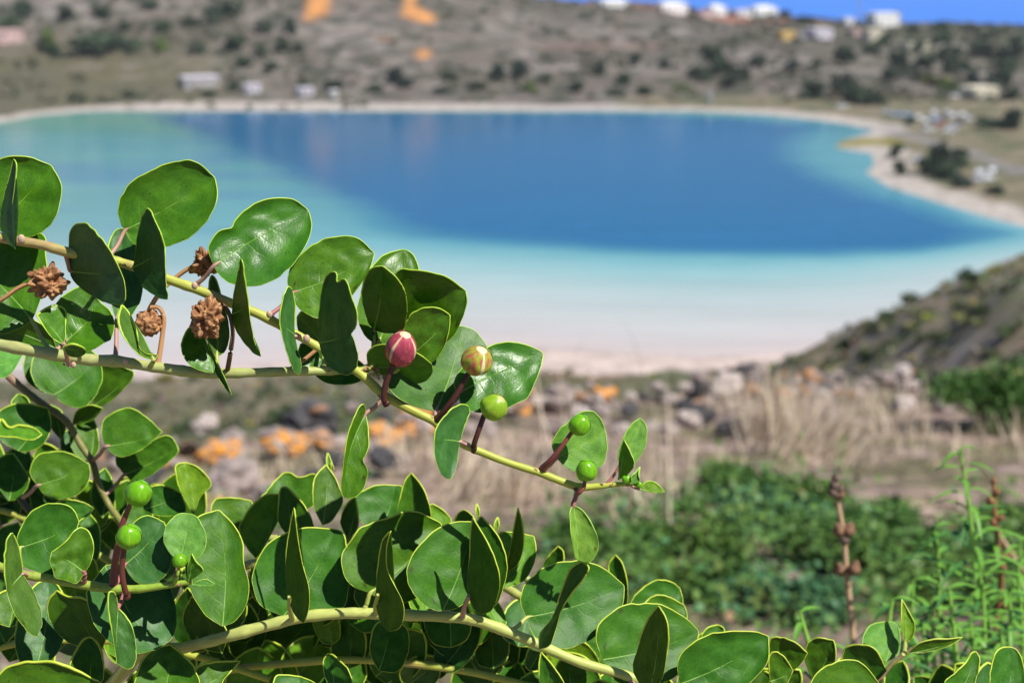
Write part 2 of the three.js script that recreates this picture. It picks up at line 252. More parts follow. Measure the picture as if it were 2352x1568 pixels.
// dry grass, scattered over the terrace and thick in tufts
{
  const blade = (() => { const p = [], ix = [], n = 5; for (let i = 0; i <= n; i++) { const t = i / n, w = 0.5 * (1 - t * t); p.push(-w, t, t * t * 0.35, w, t, t * t * 0.35); } for (let i = 0; i < n; i++) { const a = i * 2; ix.push(a, a + 1, a + 3, a, a + 3, a + 2); } const g = new THREE.BufferGeometry(); g.setAttribute('position', new THREE.Float32BufferAttribute(p, 3)); g.setIndex(ix); g.computeVertexNormals(); return g; })();
  const spots = [];
  const tuft = (px, py, n, spread, hgt, lean = 0) => { const c = land(px, py, 2.5); for (let i = 0; i < n * 0.6; i++) spots.push([c.x + (rnd() + rnd() - 1) * spread, -c.z + (rnd() + rnd() - 1) * spread, hgt * rr(0.3, 1.1), lean + rr(-0.4, 0.4), 0]); };
  for (const [px, py, n, sp, h, l] of [[1770, 1010, 420, 0.26, 0.46, 0.1], [1840, 1050, 330, 0.3, 0.46, 0.3], [1930, 1060, 150, 0.5, 0.34, 0.5], [1690, 960, 60, 0.3, 0.3, 0], [1990, 990, 120, 0.5, 0.3, 0], [2100, 1040, 90, 0.6, 0.2, 0], [2250, 1060, 100, 0.6, 0.2, 0], [1430, 1100, 130, 0.4, 0.26, 0.3], [1080, 1130, 260, 0.35, 0.3, 0.5], [1150, 1160, 260, 0.35, 0.28, 0.4], [1010, 1080, 200, 0.4, 0.26, 0.3], [1300, 1040, 60, 0.4, 0.2, 0], [1560, 1060, 70, 0.5, 0.2, 0], [930, 1060, 140, 0.35, 0.22, 0], [2330, 1010, 90, 0.5, 0.24, 0], [2020, 930, 70, 0.4, 0.24, 0], [1850, 910, 60, 0.5, 0.24, 0], [1500, 1180, 120, 0.3, 0.22, 0], [620, 1100, 120, 0.4, 0.2, 0]]) tuft(px, py, n, sp, h, l);
  for (let i = 0; i < 3000; i++) { const x = rr(-3.2, 6.2), s = rr(3.4, 12.5); if (s > 7.6 + (x + 1.7) * 0.87 || Math.abs(x) > s * 0.5) continue; if (fbm(x * 0.9, s * 0.9, 44) < 0.09) continue; spots.push([x, s, rr(0.06, 0.18), rr(-0.6, 0.6), rnd() < 0.25 ? 1 : 0]); }
  for (const [px, py, h] of [[1272, 1120, 0.75], [1286, 1110, 0.6], [1490, 1090, 0.72], [1497, 1100, 0.85], [1540, 1240, 0.7], [1466, 1240, 0.5], [1300, 1000, 0.5], [2115, 1010, 0.5], [1715, 1120, 0.4], [1440, 1200, 0.6], [1580, 1180, 0.4]]) { const c = land(px, py, 2.5); for (let i = 0; i < 3; i++) spots.push([c.x + rr(-0.03, 0.03), -c.z + rr(-0.03, 0.03), h * rr(0.8, 1.1), rr(-0.08, 0.08), 2]); }
  const im = new THREE.InstancedMesh(blade, std({ color: 0xffffff, roughness: 0.9 }), spots.length), m = new THREE.Matrix4(), q = new THREE.Quaternion(), e = new THREE.Euler(), col = new THREE.Color();
  spots.forEach(([x, s, h, lean, kind], i) => { e.set(rr(-0.35, 0.35), rr(0, 6.28), -lean, 'ZXY'); q.setFromEuler(e); const w = kind === 2 ? 0.009 : rr(0.006, 0.011); m.compose(new THREE.Vector3(x, gy(x, s) - 0.01, -s), q, new THREE.Vector3(w, h, h)); im.setMatrixAt(i, m); const t = Math.pow(rnd(), 0.8); kind === 1 ? col.setRGB(0.16, 0.27, 0.08) : col.setRGB(lerp(0.42, 0.82, t), lerp(0.33, 0.70, t), lerp(0.24, 0.54, t)); im.setColorAt(i, col); });
  im.name = 'dry_grass'; im.userData = { kind: 'stuff' }; shade(im); scene.add(im);
}
// leafy green ground cover at the right of the caper plant
const smallLeaf = (() => { const p = [0, 0, 0, -0.42, 0.4, 0.06, -0.3, 0.8, 0.04, 0, 1, -0.04, 0.3, 0.8, 0.04, 0.42, 0.4, 0.06, 0, 0.5, -0.03], ix = [0, 6, 1, 1, 6, 2, 2, 6, 3, 3, 6, 4, 4, 6, 5, 5, 6, 0], g = new THREE.BufferGeometry(); g.setAttribute('position', new THREE.Float32BufferAttribute(p, 3)); g.setIndex(ix); g.computeVertexNormals(); return g; })();
{
  const spots = [];
  for (let i = 0; i < 120000 && spots.length < 9000; i++) {
    const x = rr(-1.6, 2.9), s = rr(3.0, 7.2), P = new THREE.Vector3(x, gy(x, s), -s).sub(EYE), dz = P.dot(AF), px = 1176 + P.dot(AX) / dz * FPX, py = 784 - P.dot(AU) / dz * FPX;
    const top = interp([[400, 1120], [700, 1150], [1150, 1250], [1260, 1200], [1420, 1140], [1560, 1180], [1650, 1100], [1760, 1075], [1950, 1150], [2060, 1240], [2200, 1230], [2400, 1260]], px), d = py - top + 60 * fbm(x * 2, s * 2, 51);
    if (d < 0 || (px < 1180 && rnd() < 0.6)) continue; if (fbm(x * 2.6, s * 2.6, 57, 3) > (px > 1250 ? 0.2 : 0.08)) continue; const mound = Math.max(0, 0.14 + 0.6 * fbm(x * 1.9, s * 1.9, 52) + 0.55 * fbm(x * 5, s * 5, 58, 2)) * sm(0, 60, d); spots.push([x, s, rr(0.0, 0.05) + mound * rr(0.3, 1), fbm(x * 3, s * 3, 53)]);
  }
  const im = new THREE.InstancedMesh(smallLeaf, std({ roughness: 0.55 }), spots.length), m = new THREE.Matrix4(), q = new THREE.Quaternion(), e = new THREE.Euler(), col = new THREE.Color();
  spots.forEach(([x, s, y, n], i) => { e.set(rr(-1.5, -0.2), rr(0, 6.28), rr(-0.5, 0.5), 'YXZ'); q.setFromEuler(e); const k = rr(0.012, 0.036); m.compose(new THREE.Vector3(x, gy(x, s) + y, -s), q, new THREE.Vector3(k, k, k)); im.setMatrixAt(i, m); const t = rnd(); let c = mix3([0.042, 0.12, 0.016], [0.12, 0.245, 0.036], t); c = mix3(c, [0.06, 0.18, 0.07], sm(0.0, 0.3, n)); c = mix3(c, [0.17, 0.2, 0.05], sm(0.05, 0.3, -n) * 0.6); if (rnd() < 0.012) c = [0.3, 0.18, 0.09]; im.setColorAt(i, col.setRGB(...c)); });
  im.name = 'ground_cover'; im.userData = { kind: 'stuff' }; shade(im); scene.add(im);
}
// leaf clouds for shrubs: many small blades through an uneven volume
function foliage(n, rx, ry, rz, size, colours, lumps = 7) {
  const cs = []; for (let i = 0; i < lumps; i++) cs.push([rr(-0.6, 0.6), rr(0.15, 0.75), rr(-0.6, 0.6), rr(0.3, 0.6)]);
  const p = [], c = [], ix = [], q = new THREE.Quaternion(), e = new THREE.Euler(), v = new THREE.Vector3();
  for (let i = 0; i < n; i++) {
    const L2 = pick(cs), d = new THREE.Vector3(rr(-1, 1), rr(-1, 1), rr(-1, 1)).normalize().multiplyScalar(L2[3] * Math.pow(rnd(), 0.35)), o = new THREE.Vector3((L2[0] + d.x) * rx, Math.max(0.02, L2[1] + d.y * 0.75) * ry, (L2[2] + d.z) * rz);
    e.set(rr(0, 6.28), rr(0, 6.28), rr(0, 6.28)); q.setFromEuler(e); const k = size * rr(0.6, 1.3), b = p.length / 3, cc = mix3(colours[0], colours[1], rnd());
    const sp = smallLeaf.attributes.position; for (let j = 0; j < sp.count; j++) { v.fromBufferAttribute(sp, j).multiplyScalar(k).applyQuaternion(q).add(o); p.push(v.x, v.y, v.z); c.push(...cc); }
    for (const j of smallLeaf.index.array) ix.push(b + j);
  }
  const g = new THREE.BufferGeometry(); g.setAttribute('position', new THREE.Float32BufferAttribute(p, 3)); g.setAttribute('color', new THREE.Float32BufferAttribute(c, 3)); g.setIndex(ix); g.computeVertexNormals(); return g;
}
const leafyMat = std({ vertexColors: true, roughness: 0.7 }), woodMat = std({ color: lin(0.13, 0.095, 0.07), roughness: 0.95 });
function trunkGeo(h, r, n = 4) { const gs = []; for (let i = 0; i < n; i++) { const a = i / n * 6.28 + rr(-0.3, 0.3); gs.push(tube([new THREE.Vector3(0, -h * 0.15, 0), new THREE.Vector3(Math.cos(a) * h * 0.08, h * 0.4, Math.sin(a) * h * 0.08), new THREE.Vector3(Math.cos(a) * h * 0.35, h, Math.sin(a) * h * 0.35)], [r, r * 0.7, r * 0.2], 6, 6)); } return mergeGeometries(gs); }
function shrub(name, label, pos, rx, ry, rz, n, size, cols, group) { const t = thing(name, label, 'shrub', pos, group); part(t, 'trunk', trunkGeo(ry * 0.6, ry * 0.03), woodMat); part(t, 'crown', foliage(n, rx, ry, rz, size, cols, 10), leafyMat); return t; }
{
  const p = land(2255, 985, 3); shrub('green_shrub', 'bushy dark green shrub on the terrace at the right edge', p, 0.46, 0.44, 0.4, 3400, 0.035, [[0.05, 0.14, 0.025], [0.12, 0.25, 0.05]]);
  const w = at(1400, 905, 19); w.y = height(w.x, -w.z); shrub('green_shrub', 'grey green bush just beyond the middle of the rubble wall', w, 0.75, 60 - 0.3 * 19 - w.y, 0.7, 2200, 0.09, [[0.07, 0.14, 0.05], [0.16, 0.24, 0.09]]);
  const w2 = at(1560, 900, 22); w2.y = height(w2.x, -w2.z); shrub('green_shrub', 'pale green bush beyond the rubble wall right of the grey green one', w2, 0.9, 60 - 0.302 * 22 - w2.y, 0.7, 1800, 0.1, [[0.14, 0.2, 0.07], [0.24, 0.3, 0.12]]);
  const w3 = at(800, 905, 30); w3.y = height(w3.x, -w3.z); shrub('green_shrub', 'dark green bush showing under the middle of the long shoot', w3, 1.0, 60 - 0.314 * 30 - w3.y, 0.8, 1600, 0.12, [[0.07, 0.13, 0.05], [0.15, 0.2, 0.08]]);
}
// low leafy plants that stand out of the ground cover
{
  const spots = [[1330, 1290, 0.2, 0], [1540, 1310, 0.18, 0], [1720, 1150, 0.24, 0], [1790, 1250, 0.24, 2], [1860, 1190, 0.22, 1], [1880, 1310, 0.26, 0], [1450, 1290, 0.2, 0], [1640, 1290, 0.22, 1], [1690, 1400, 0.22, 0], [1590, 1180, 0.18, 0], [2010, 1240, 0.2, 0], [2130, 1410, 0.24, 1], [2290, 1380, 0.24, 0], [1500, 1410, 0.2, 1], [1980, 1330, 0.22, 1], [1800, 1420, 0.2, 2], [2090, 1330, 0.22, 0], [1650, 1130, 0.16, 1], [2200, 1300, 0.24, 0], [2330, 1250, 0.24, 1]];
  const g = [foliage(1300, 1, 1, 1, 0.13, [[0.03, 0.1, 0.014], [0.09, 0.2, 0.03]], 9), foliage(1300, 1, 1, 1, 0.12, [[0.05, 0.13, 0.018], [0.14, 0.26, 0.04]], 9), foliage(1300, 1, 1, 1, 0.15, [[0.035, 0.13, 0.05], [0.1, 0.24, 0.1]], 9)], tr = trunkGeo(0.6, 0.03);
  const nth = [0, 0, 0]; spots.sort((a, b) => a[0] - b[0]); for (const [px, py, r, k] of spots) { const p = land(px, py, 2.5), t = thing('leafy_plant', ORD[nth[k]++] + ' from left of the ' + ['dark green', 'yellow green', 'bluish green'][k] + ' leafy plants in the ground cover', 'plant', p, 'low plants right of the caper'); part(t, 'stem', tr, woodMat); part(t, 'foliage', g[k], leafyMat); t.scale.set(r, r * rr(0.5, 0.85), r); t.rotation.y = rr(0, 6.28); }
}
// scrub on the slope below the wall and on the spur at the right
{
  const protos = []; for (let i = 0; i < 4; i++) protos.push({ crown: foliage(420, 1, 0.9, 1, 0.2, [[[0.06, 0.09, 0.04], [0.14, 0.17, 0.08]], [[0.10, 0.12, 0.07], [0.20, 0.2, 0.12]], [[0.05, 0.09, 0.035], [0.11, 0.16, 0.06]], [[0.18, 0.17, 0.05], [0.3, 0.27, 0.08]]][i], 7), trunk: trunkGeo(0.5, 0.04) });
  const bush = (p, r, k, label, group) => { const t = thing('scrub_bush', label, 'bush', p, group); part(t, 'trunk', protos[k].trunk, woodMat); part(t, 'crown', protos[k].crown, leafyMat); t.scale.setScalar(r); t.rotation.y = rr(0, 6.28); };
  for (let i = 0; i < 16; i++) { const px = 1930 + i * 27 + rr(-8, 8), sil = interp([[1880, 800], [2100, 672], [2352, 592], [2500, 560]], px), py = rr(sil + 8, 850); const p = land(px, py, 40, 170); if (-p.z > 165) continue; bush(p, rr(0.6, 1.2), Math.floor(rnd() * 3), ORD[i] + ' from left of the grey green scrub bushes on the steep spur', 'scrub bushes on the spur'); }
  for (let i = 0; i < 16; i++) { const px = 340 + i * 35 + rr(-10, 10), py = rr(872, 1010), p = land(px, py, 40, 200); bush(p, rr(0.7, 1.6), rnd() < 0.35 ? 3 : Math.floor(rnd() * 3), ORD[i] + ' from left of the scrub bushes between rubble wall and beach', 'scrub bushes below the wall'); }
}
// low scrub that covers the slopes as one mass
{
  const clump = foliage(46, 1, 0.8, 1, 0.5, [[0.7, 0.7, 0.7], [1, 1, 1]], 5), list = [];
  for (let i = 0; i < 26000 && list.length < 4200; i++) { const s = rr(26, 185), x = rr(-0.5, 0.5) * s * 0.95, n = fbm(x * 0.12, s * 0.12, 71) + fbm(x * 0.5, s * 0.5, 72, 2) * 0.6; if (n < (x > 13 && s > 50 && s < 140 ? -0.3 : -0.02) || sd(SHORE, x, s) < 34 + rr(0, 14)) continue; list.push([x, s, rr(0.2, 0.55) * (0.8 + s * 0.003)]); }
  const im = new THREE.InstancedMesh(clump, leafyMat, list.length), m = new THREE.Matrix4(), q = new THREE.Quaternion(), e = new THREE.Euler(), col = new THREE.Color();
  list.forEach(([x, s, r], i) => { e.set(0, rr(0, 6.28), 0); q.setFromEuler(e); m.compose(new THREE.Vector3(x, height(x, s) - 0.05, -s), q, new THREE.Vector3(r, r * rr(0.6, 1.1), r)); im.setMatrixAt(i, m); const t = rnd(); col.setRGB(...(t < 0.4 ? [0.17, 0.2, 0.09] : t < 0.66 ? [0.29, 0.29, 0.17] : t < 0.86 ? [0.34, 0.28, 0.2] : [0.36, 0.34, 0.08]).map((c) => c * rr(0.8, 1.2))); im.setColorAt(i, col); });
  im.name = 'slope_scrub'; im.userData = { kind: 'stuff' }; shade(im); scene.add(im);
}
// weeds and dry seed stalks close behind the caper leaves
const weedMat = std({ color: lin(0.13, 0.32, 0.035), roughness: 0.5 }), weedDark = std({ color: lin(0.05, 0.17, 0.03), roughness: 0.5 }), weedStem = std({ color: lin(0.22, 0.44, 0.06), roughness: 0.5 });
function narrowLeaf(o, out, len, w, droop) { const n = 6, p = [], ix = [], side = new THREE.Vector3().crossVectors(out, new THREE.Vector3(0, 1, 0)).normalize(); for (let i = 0; i <= n; i++) { const t = i / n, c = o.clone().addScaledVector(out, len * t).add(new THREE.Vector3(0, len * (0.55 * t - droop * t * t), 0)), h = w * Math.sin(Math.PI * clamp(0.12 + t * 0.88)); p.push(...c.clone().addScaledVector(side, -h).toArray(), ...c.clone().add(new THREE.Vector3(0, -h * 0.4, 0)).toArray(), ...c.clone().addScaledVector(side, h).toArray()); } for (let i = 0; i < n; i++) { const a = i * 3; for (const k of [0, 1]) ix.push(a + k, a + k + 1, a + k + 4, a + k, a + k + 4, a + k + 3); } const g = new THREE.BufferGeometry(); g.setAttribute('position', new THREE.Float32BufferAttribute(p, 3)); g.setIndex(ix); g.computeVertexNormals(); return g; }
function weed(label, depth, pts, len, density, droop, group) {
  const top = pts.map(([x, y]) => at(x, y, depth)), last = top[top.length - 1], foot = last.clone(); foot.y = gy(last.x, -last.z); foot.x += 0.02; const mid = last.clone().lerp(foot, 0.5);
  const t = thing('green_weed', label, 'weed', foot, group), all = [...top, mid, foot].map((p) => p.clone().sub(foot)), cur = new THREE.CatmullRomCurve3(all);
  part(t, 'stem', tube(all, [0.001, 0.0018, 0.0022, 0.0025, 0.003], 7), weedStem);
  const total = cur.getLength(), n = Math.floor(total * 0.72 * density * 1.9);
  for (let i = 0; i < n; i++) { const u = i / n * 0.72, c = cur.getPointAt(u), a = i * 2.4 + rr(-0.4, 0.4), k = 0.35 + 0.65 * sm(0, 0.12, u); part(t, 'leaf', narrowLeaf(c, new THREE.Vector3(Math.cos(a), 0, Math.sin(a)), len * 2.1 * k * rr(0.6, 1.2), 0.0024, droop * rr(0.6, 1.3)), rnd() < 0.75 ? weedMat : weedDark); }
  return t;
}
weed('tall green weed with narrow drooping leaves at the right side', 1.2, [[2205, 1030], [2225, 1150], [2240, 1280], [2262, 1400], [2285, 1540]], 0.04, 120, 0.8);
weed('small green weed sprout with thin arching leaves left of the dry seed stalk', 1.02, [[1838, 1405], [1850, 1450], [1866, 1510], [1875, 1570]], 0.032, 70, 0.9);
weed('green weed sprout with thin leaves just right of the dry seed stalk', 1.05, [[2052, 1375], [2045, 1410], [2040, 1460], [2030, 1560]], 0.034, 90, 0.9);
weed('green weed in front of the tall one at the right bottom', 1.08, [[2180, 1350], [2190, 1430], [2196, 1500], [2200, 1590]], 0.032, 120, 0.8);
weed('bushy green weed at the right edge beside the brown seed stalk', 1.12, [[2320, 1360], [2322, 1440], [2318, 1510], [2320, 1590]], 0.032, 120, 0.8);
weed('low green weed between the dry seed stalk and the tall weed', 1.15, [[2120, 1430], [2126, 1480], [2130, 1540], [2135, 1600]], 0.03, 110, 0.8);
[[1.25, 2150, 1210, 0.034], [1.3, 2290, 1180, 0.036], [1.16, 2250, 1300, 0.034], [1.22, 2345, 1240, 0.034], [1.1, 2140, 1380, 0.03], [1.12, 2230, 1420, 0.03], [1.06, 2300, 1450, 0.028], [1.18, 2100, 1330, 0.03]].sort((a, b) => a[1] - b[1]).forEach(([d, x, y, l], i) => weed(ORD[i] + ' from left of the feathery weeds crowded round the tall one', d, [[x, y], [x + rr(-6, 10), y + 90], [x + rr(0, 14), y + 180], [x + rr(4, 20), 1600]], l, 110, 0.8, 'feathery weeds at lower right'));
const podMat = std({ vertexColors: true, roughness: 0.85 }), strawMat = std({ color: lin(0.50, 0.34, 0.2), roughness: 0.8 }), rustMat = std({ color: lin(0.32, 0.14, 0.06), roughness: 0.8 });
function seedStalk(label, depth, pts, pods, mat, tint) {
  const top = pts.map(([x, y]) => at(x, y, depth)), last = top[top.length - 1], foot = last.clone(); foot.y = gy(last.x, -last.z);
  const t = thing('dry_seed_stalk', label, 'dry plant', foot), all = [...top, last.clone().lerp(foot, 0.5), foot].map((p) => p.clone().sub(foot));
  part(t, 'stem', tube(all, [0.0016, 0.0024, 0.0028, 0.003, 0.0032], 8), mat);
  for (const [x, y, r, a, dark] of pods) { const g = new THREE.SphereGeometry(1, 14, 12), p = g.attributes.position, c = [], v = new THREE.Vector3(); for (let i = 0; i < p.count; i++) { v.fromBufferAttribute(p, i); const up = v.y, k = (0.62 + 0.3 * Math.sin((up + 1) * 1.9)) * (1 + 0.12 * Math.cos(Math.atan2(v.z, v.x) * 4)); p.setXYZ(i, v.x * k, up * 1.15 + (up > 0.6 ? 0.2 * Math.abs(Math.cos(Math.atan2(v.z, v.x) * 2)) : 0), v.z * k); const n = fbm(v.x * 2 + x, v.y * 2, v.z * 2, 3); c.push(...mix3(dark ? [0.09, 0.06, 0.05] : tint, dark ? [0.2, 0.13, 0.1] : tint.map((q) => q * 0.4), sm(-0.2, 0.3, n))); } g.setAttribute('color', new THREE.Float32BufferAttribute(c, 3)); const s = 0.86 * r * depth / FPX; g.scale(s, s, s); g.rotateZ(a); g.computeVertexNormals(); part(t, 'seed_pod', g, podMat).position.copy(at(x, y, depth - 0.004).sub(foot)); }
}
seedStalk('dry straw stalk with brown seed pods in pairs and a dark tip', 1.3, [[1921, 1090], [1925, 1150], [1938, 1225], [1944, 1300], [1950, 1360], [1958, 1440], [1964, 1560]], [[1920, 1098, 12, 0.1, 1], [1915, 1115, 13, 0.4, 1], [1929, 1122, 13, -0.3, 1], [1913, 1132, 12, 0.5, 1], [1933, 1137, 11, -0.4, 0], [1921, 1135, 12, 0, 1], [1927, 1218, 17, 0.35, 0], [1950, 1218, 19, -0.3, 0], [1940, 1240, 14, 0, 1], [1930, 1309, 17, 0.3, 0], [1962, 1306, 19, -0.25, 0], [1948, 1344, 8, 0, 0]], strawMat, [0.28, 0.15, 0.085]);
seedStalk('reddish brown seed stalk beside the tall weed at the right edge', 1.3, [[2283, 1100], [2285, 1160], [2290, 1215], [2294, 1270], [2300, 1340], [2290, 1420], [2284, 1560]], [[2283, 1105, 9, 0, 0], [2276, 1150, 12, 0.4, 0], [2290, 1130, 9, -0.4, 0], [2282, 1200, 10, 0.3, 0], [2300, 1190, 9, -0.5, 0], [2296, 1280, 13, 0.2, 0], [2312, 1278, 13, -0.3, 0], [2304, 1305, 12, 0, 0], [2270, 1350, 12, 0.1, 0], [2310, 1390, 9, -0.3, 0]], rustMat, [0.34, 0.15, 0.07]);
{ const t = thing('fallen_straw', 'pale slanting straw leaning at the right edge behind the weeds', 'straw', at(2352, 1330, 1.6)); part(t, 'stalk', tube([[2280, 1200], [2320, 1265], [2400, 1370]].map(([x, y]) => at(x, y, 1.6).sub(t.position)), [0.002, 0.003, 0.003], 6), strawMat); }

// ---------------------------------------------------------------- far shore: scrub, trees, houses, cars
{
  const clump = foliage(40, 1, 0.8, 1, 0.6, [[0.75, 0.75, 0.75], [1, 1, 1]], 5), list = [];
  for (let i = 0; i < 30000 && list.length < 4600; i++) { const s = rr(556, 850), x = rr(-330, 330), n = fbm(x * 0.025, s * 0.025, 81) + 0.8 * fbm(x * 0.09, s * 0.09, 82, 2) + sm(60, 160, x) * 0.14 + sm(-60, -160, x) * 0.08 * sm(590, 640, s); if (n < 0.08 || PATCHES.some(([px, ps, rx, ry]) => Math.hypot((x - px) / rx, (s - ps) / ry) < 1.1)) continue; list.push([x, s, rr(0.7, 2.2)]); }
  const im = new THREE.InstancedMesh(clump, leafyMat, list.length), m = new THREE.Matrix4(), q = new THREE.Quaternion(), e = new THREE.Euler(), col = new THREE.Color();
  list.forEach(([x, s, r], i) => { e.set(0, rr(0, 6.28), 0); q.setFromEuler(e); m.compose(new THREE.Vector3(x, height(x, s) - 0.1, -s), q, new THREE.Vector3(r, r * rr(0.6, 1), r)); im.setMatrixAt(i, m); const t = rnd(); im.setColorAt(i, col.setRGB(...(t < 0.5 ? [0.09, 0.11, 0.06] : t < 0.8 ? [0.15, 0.16, 0.09] : [0.2, 0.17, 0.12]))); });
  im.name = 'hill_scrub'; im.userData = { kind: 'stuff' }; shade(im); scene.add(im);
}
{
  const crowns = [], trunks = []; for (let i = 0; i < 6; i++) { crowns.push(foliage(300, 1, 1, 1, 0.34, [[[0.025, 0.05, 0.022], [0.05, 0.09, 0.04]], [[0.03, 0.06, 0.028], [0.07, 0.11, 0.05]], [[0.04, 0.065, 0.035], [0.08, 0.11, 0.06]], [[0.09, 0.15, 0.03], [0.16, 0.24, 0.05]], [[0.12, 0.13, 0.035], [0.2, 0.2, 0.06]], [[0.02, 0.045, 0.03], [0.04, 0.07, 0.045]]][i], 8)); trunks.push(trunkGeo(0.55, 0.05)); }
  const tree = (px, py, w, h, k, label, group) => { const p = land(px, py + h * 0.5, 260), m = p.distanceTo(EYE) / FPX, t = thing('far_tree', label, 'tree', p, group); part(t, 'trunk', trunks[k], woodMat); part(t, 'crown', crowns[k], leafyMat); t.scale.set(w * m * 0.56, h * m * 0.8, w * m * 0.56); t.rotation.y = rr(0, 6.28); };
  const set = (list, label, group) => list.sort((a, b) => a[0] - b[0]).forEach(([x, y, w, h, k = Math.floor(rnd() * 3)], i) => tree(x, y, w, h, k, ORD[i] + ' from left of the ' + label, group));
  tree(219, 92, 95, 44, 1, 'broad dark green tree, the largest on the upper left hillside'); tree(106, 85, 34, 62, 3, 'bright green tall bush left of the broad dark tree on the left hillside'); tree(372, 99, 30, 34, 3, 'small bright green bush right of the broad dark tree on the left hillside');
  set([[120, 116, 36, 28], [314, 102, 44, 30], [543, 99, 46, 40], [642, 99, 34, 36], [290, 58, 34, 22], [372, 58, 34, 26], [595, 116, 34, 30], [560, 140, 36, 24], [17, 51, 50, 34], [533, 20, 50, 44], [492, 34, 40, 40], [608, 58, 36, 34], [342, 10, 34, 22], [666, 58, 24, 38], [440, 52, 34, 26], [150, 30, 40, 28], [230, 24, 40, 26], [60, 20, 44, 30], [455, 110, 36, 24], [690, 110, 30, 24]], 'dark bushes scattered over the upper left hillside', 'bushes on the left hillside');
  set([[625, 154, 32, 26, 0], [543, 195, 34, 22, 0], [769, 195, 46, 26, 5], [178, 222, 40, 18], [300, 214, 40, 16], [480, 214, 34, 16], [700, 190, 26, 20]], 'dark bushes near the far shore left of the middle', 'bushes along the far left shore');
  tree(908, 172, 42, 40, 5, 'taller dark tree of the leaning pair on the far shore slope'); tree(937, 189, 40, 24, 5, 'lower dark tree of the leaning pair on the far shore slope'); tree(1144, 163, 40, 32, 5, 'left one of the two round dark trees in the middle'); tree(1193, 154, 44, 38, 5, 'right one of the two round dark trees in the middle'); tree(1210, 200, 44, 20, 3, 'bright green bush by the far shore under the two round trees');
  set([[1032, 172, 24, 30], [1091, 196, 44, 16], [1332, 198, 42, 28, 0], [1439, 179, 42, 30], [1483, 205, 38, 24], [1526, 148, 28, 22, 5], [1384, 157, 34, 30], [1457, 135, 32, 30], [1600, 165, 36, 30], [1570, 200, 50, 16, 3], [1250, 175, 30, 20], [1420, 210, 60, 14], [860, 200, 34, 18], [1015, 205, 40, 14]], 'dark bushes on the slope behind the far shore', 'bushes behind the far shore');
  set([[1633, 120, 56, 40], [1661, 154, 46, 36], [1702, 171, 44, 40], [1616, 171, 30, 32], [1671, 185, 48, 28], [1740, 140, 40, 30], [1821, 147, 38, 24, 5], [1871, 145, 26, 18], [1938, 123, 46, 34, 0]], 'dark bushes on the grey slope below the skyline houses', 'bushes below the houses');
  tree(1880, 205, 62, 42, 0, 'left end of the dark tree clump above the shore road'); tree(1941, 195, 60, 56, 2, 'tallest tree of the clump above the shore road'); tree(1992, 222, 60, 36, 0, 'right end of the dark tree clump above the shore road'); tree(1965, 212, 50, 46, 1, 'middle tree of the clump above the shore road');
  set([[2061, 137, 40, 50, 0], [2232, 181, 40, 40, 5], [2276, 191, 40, 44, 5], [2310, 181, 44, 40, 0], [2130, 140, 50, 34], [2180, 120, 50, 34], [2250, 110, 60, 34], [2320, 120, 60, 40], [2200, 150, 50, 34], [2100, 100, 50, 30], [2040, 170, 44, 34, 2], [2310, 150, 50, 34], [2345, 90, 40, 24], [2160, 85, 44, 24], [2270, 80, 44, 20], [1999, 109, 34, 30], [2026, 89, 30, 24], [2330, 215, 40, 30], [2080, 160, 50, 30], [2120, 175, 44, 26]], 'dark green bushes on the scrubby right hillside', 'bushes on the right hillside');
  tree(2184, 195, 46, 26, 3, 'bright green bush left of the cream house at right'); tree(2146, 185, 60, 22, 4, 'olive yellow bush on the slope above the car park');
  tree(2334, 273, 50, 50, 0, 'dark tree at the right edge beside the car park'); tree(2279, 280, 66, 24, 0, 'low dark hedge bush right of the parked cars'); tree(2095, 277, 26, 20, 0, 'small dark bush at the left end of the car park');
  tree(2061, 345, 30, 36, 0, 'upper small tree beside the grey road at the right shore'); tree(2064, 383, 30, 36, 0, 'lower small tree beside the grey road at the right shore');
  set([[2122, 379, 54, 46, 0], [2156, 355, 50, 60, 1], [2197, 362, 44, 50, 0], [2163, 393, 60, 36, 0], [2204, 414, 44, 30, 5], [2286, 437, 40, 20, 1], [2180, 375, 50, 50, 2]], 'trees in the dark grove by the right shore', 'grove by the right shore');
  set([[1808, 27, 34, 20, 0], [2102, 65, 40, 24], [2156, 58, 40, 22], [1856, 44, 44, 18], [1585, 22, 16, 16, 5], [1625, 28, 14, 14, 5], [2060, 38, 14, 26, 0], [2230, 66, 40, 12], [2300, 66, 40, 12]], 'dark trees on the skyline among the white houses', 'trees on the skyline');
}
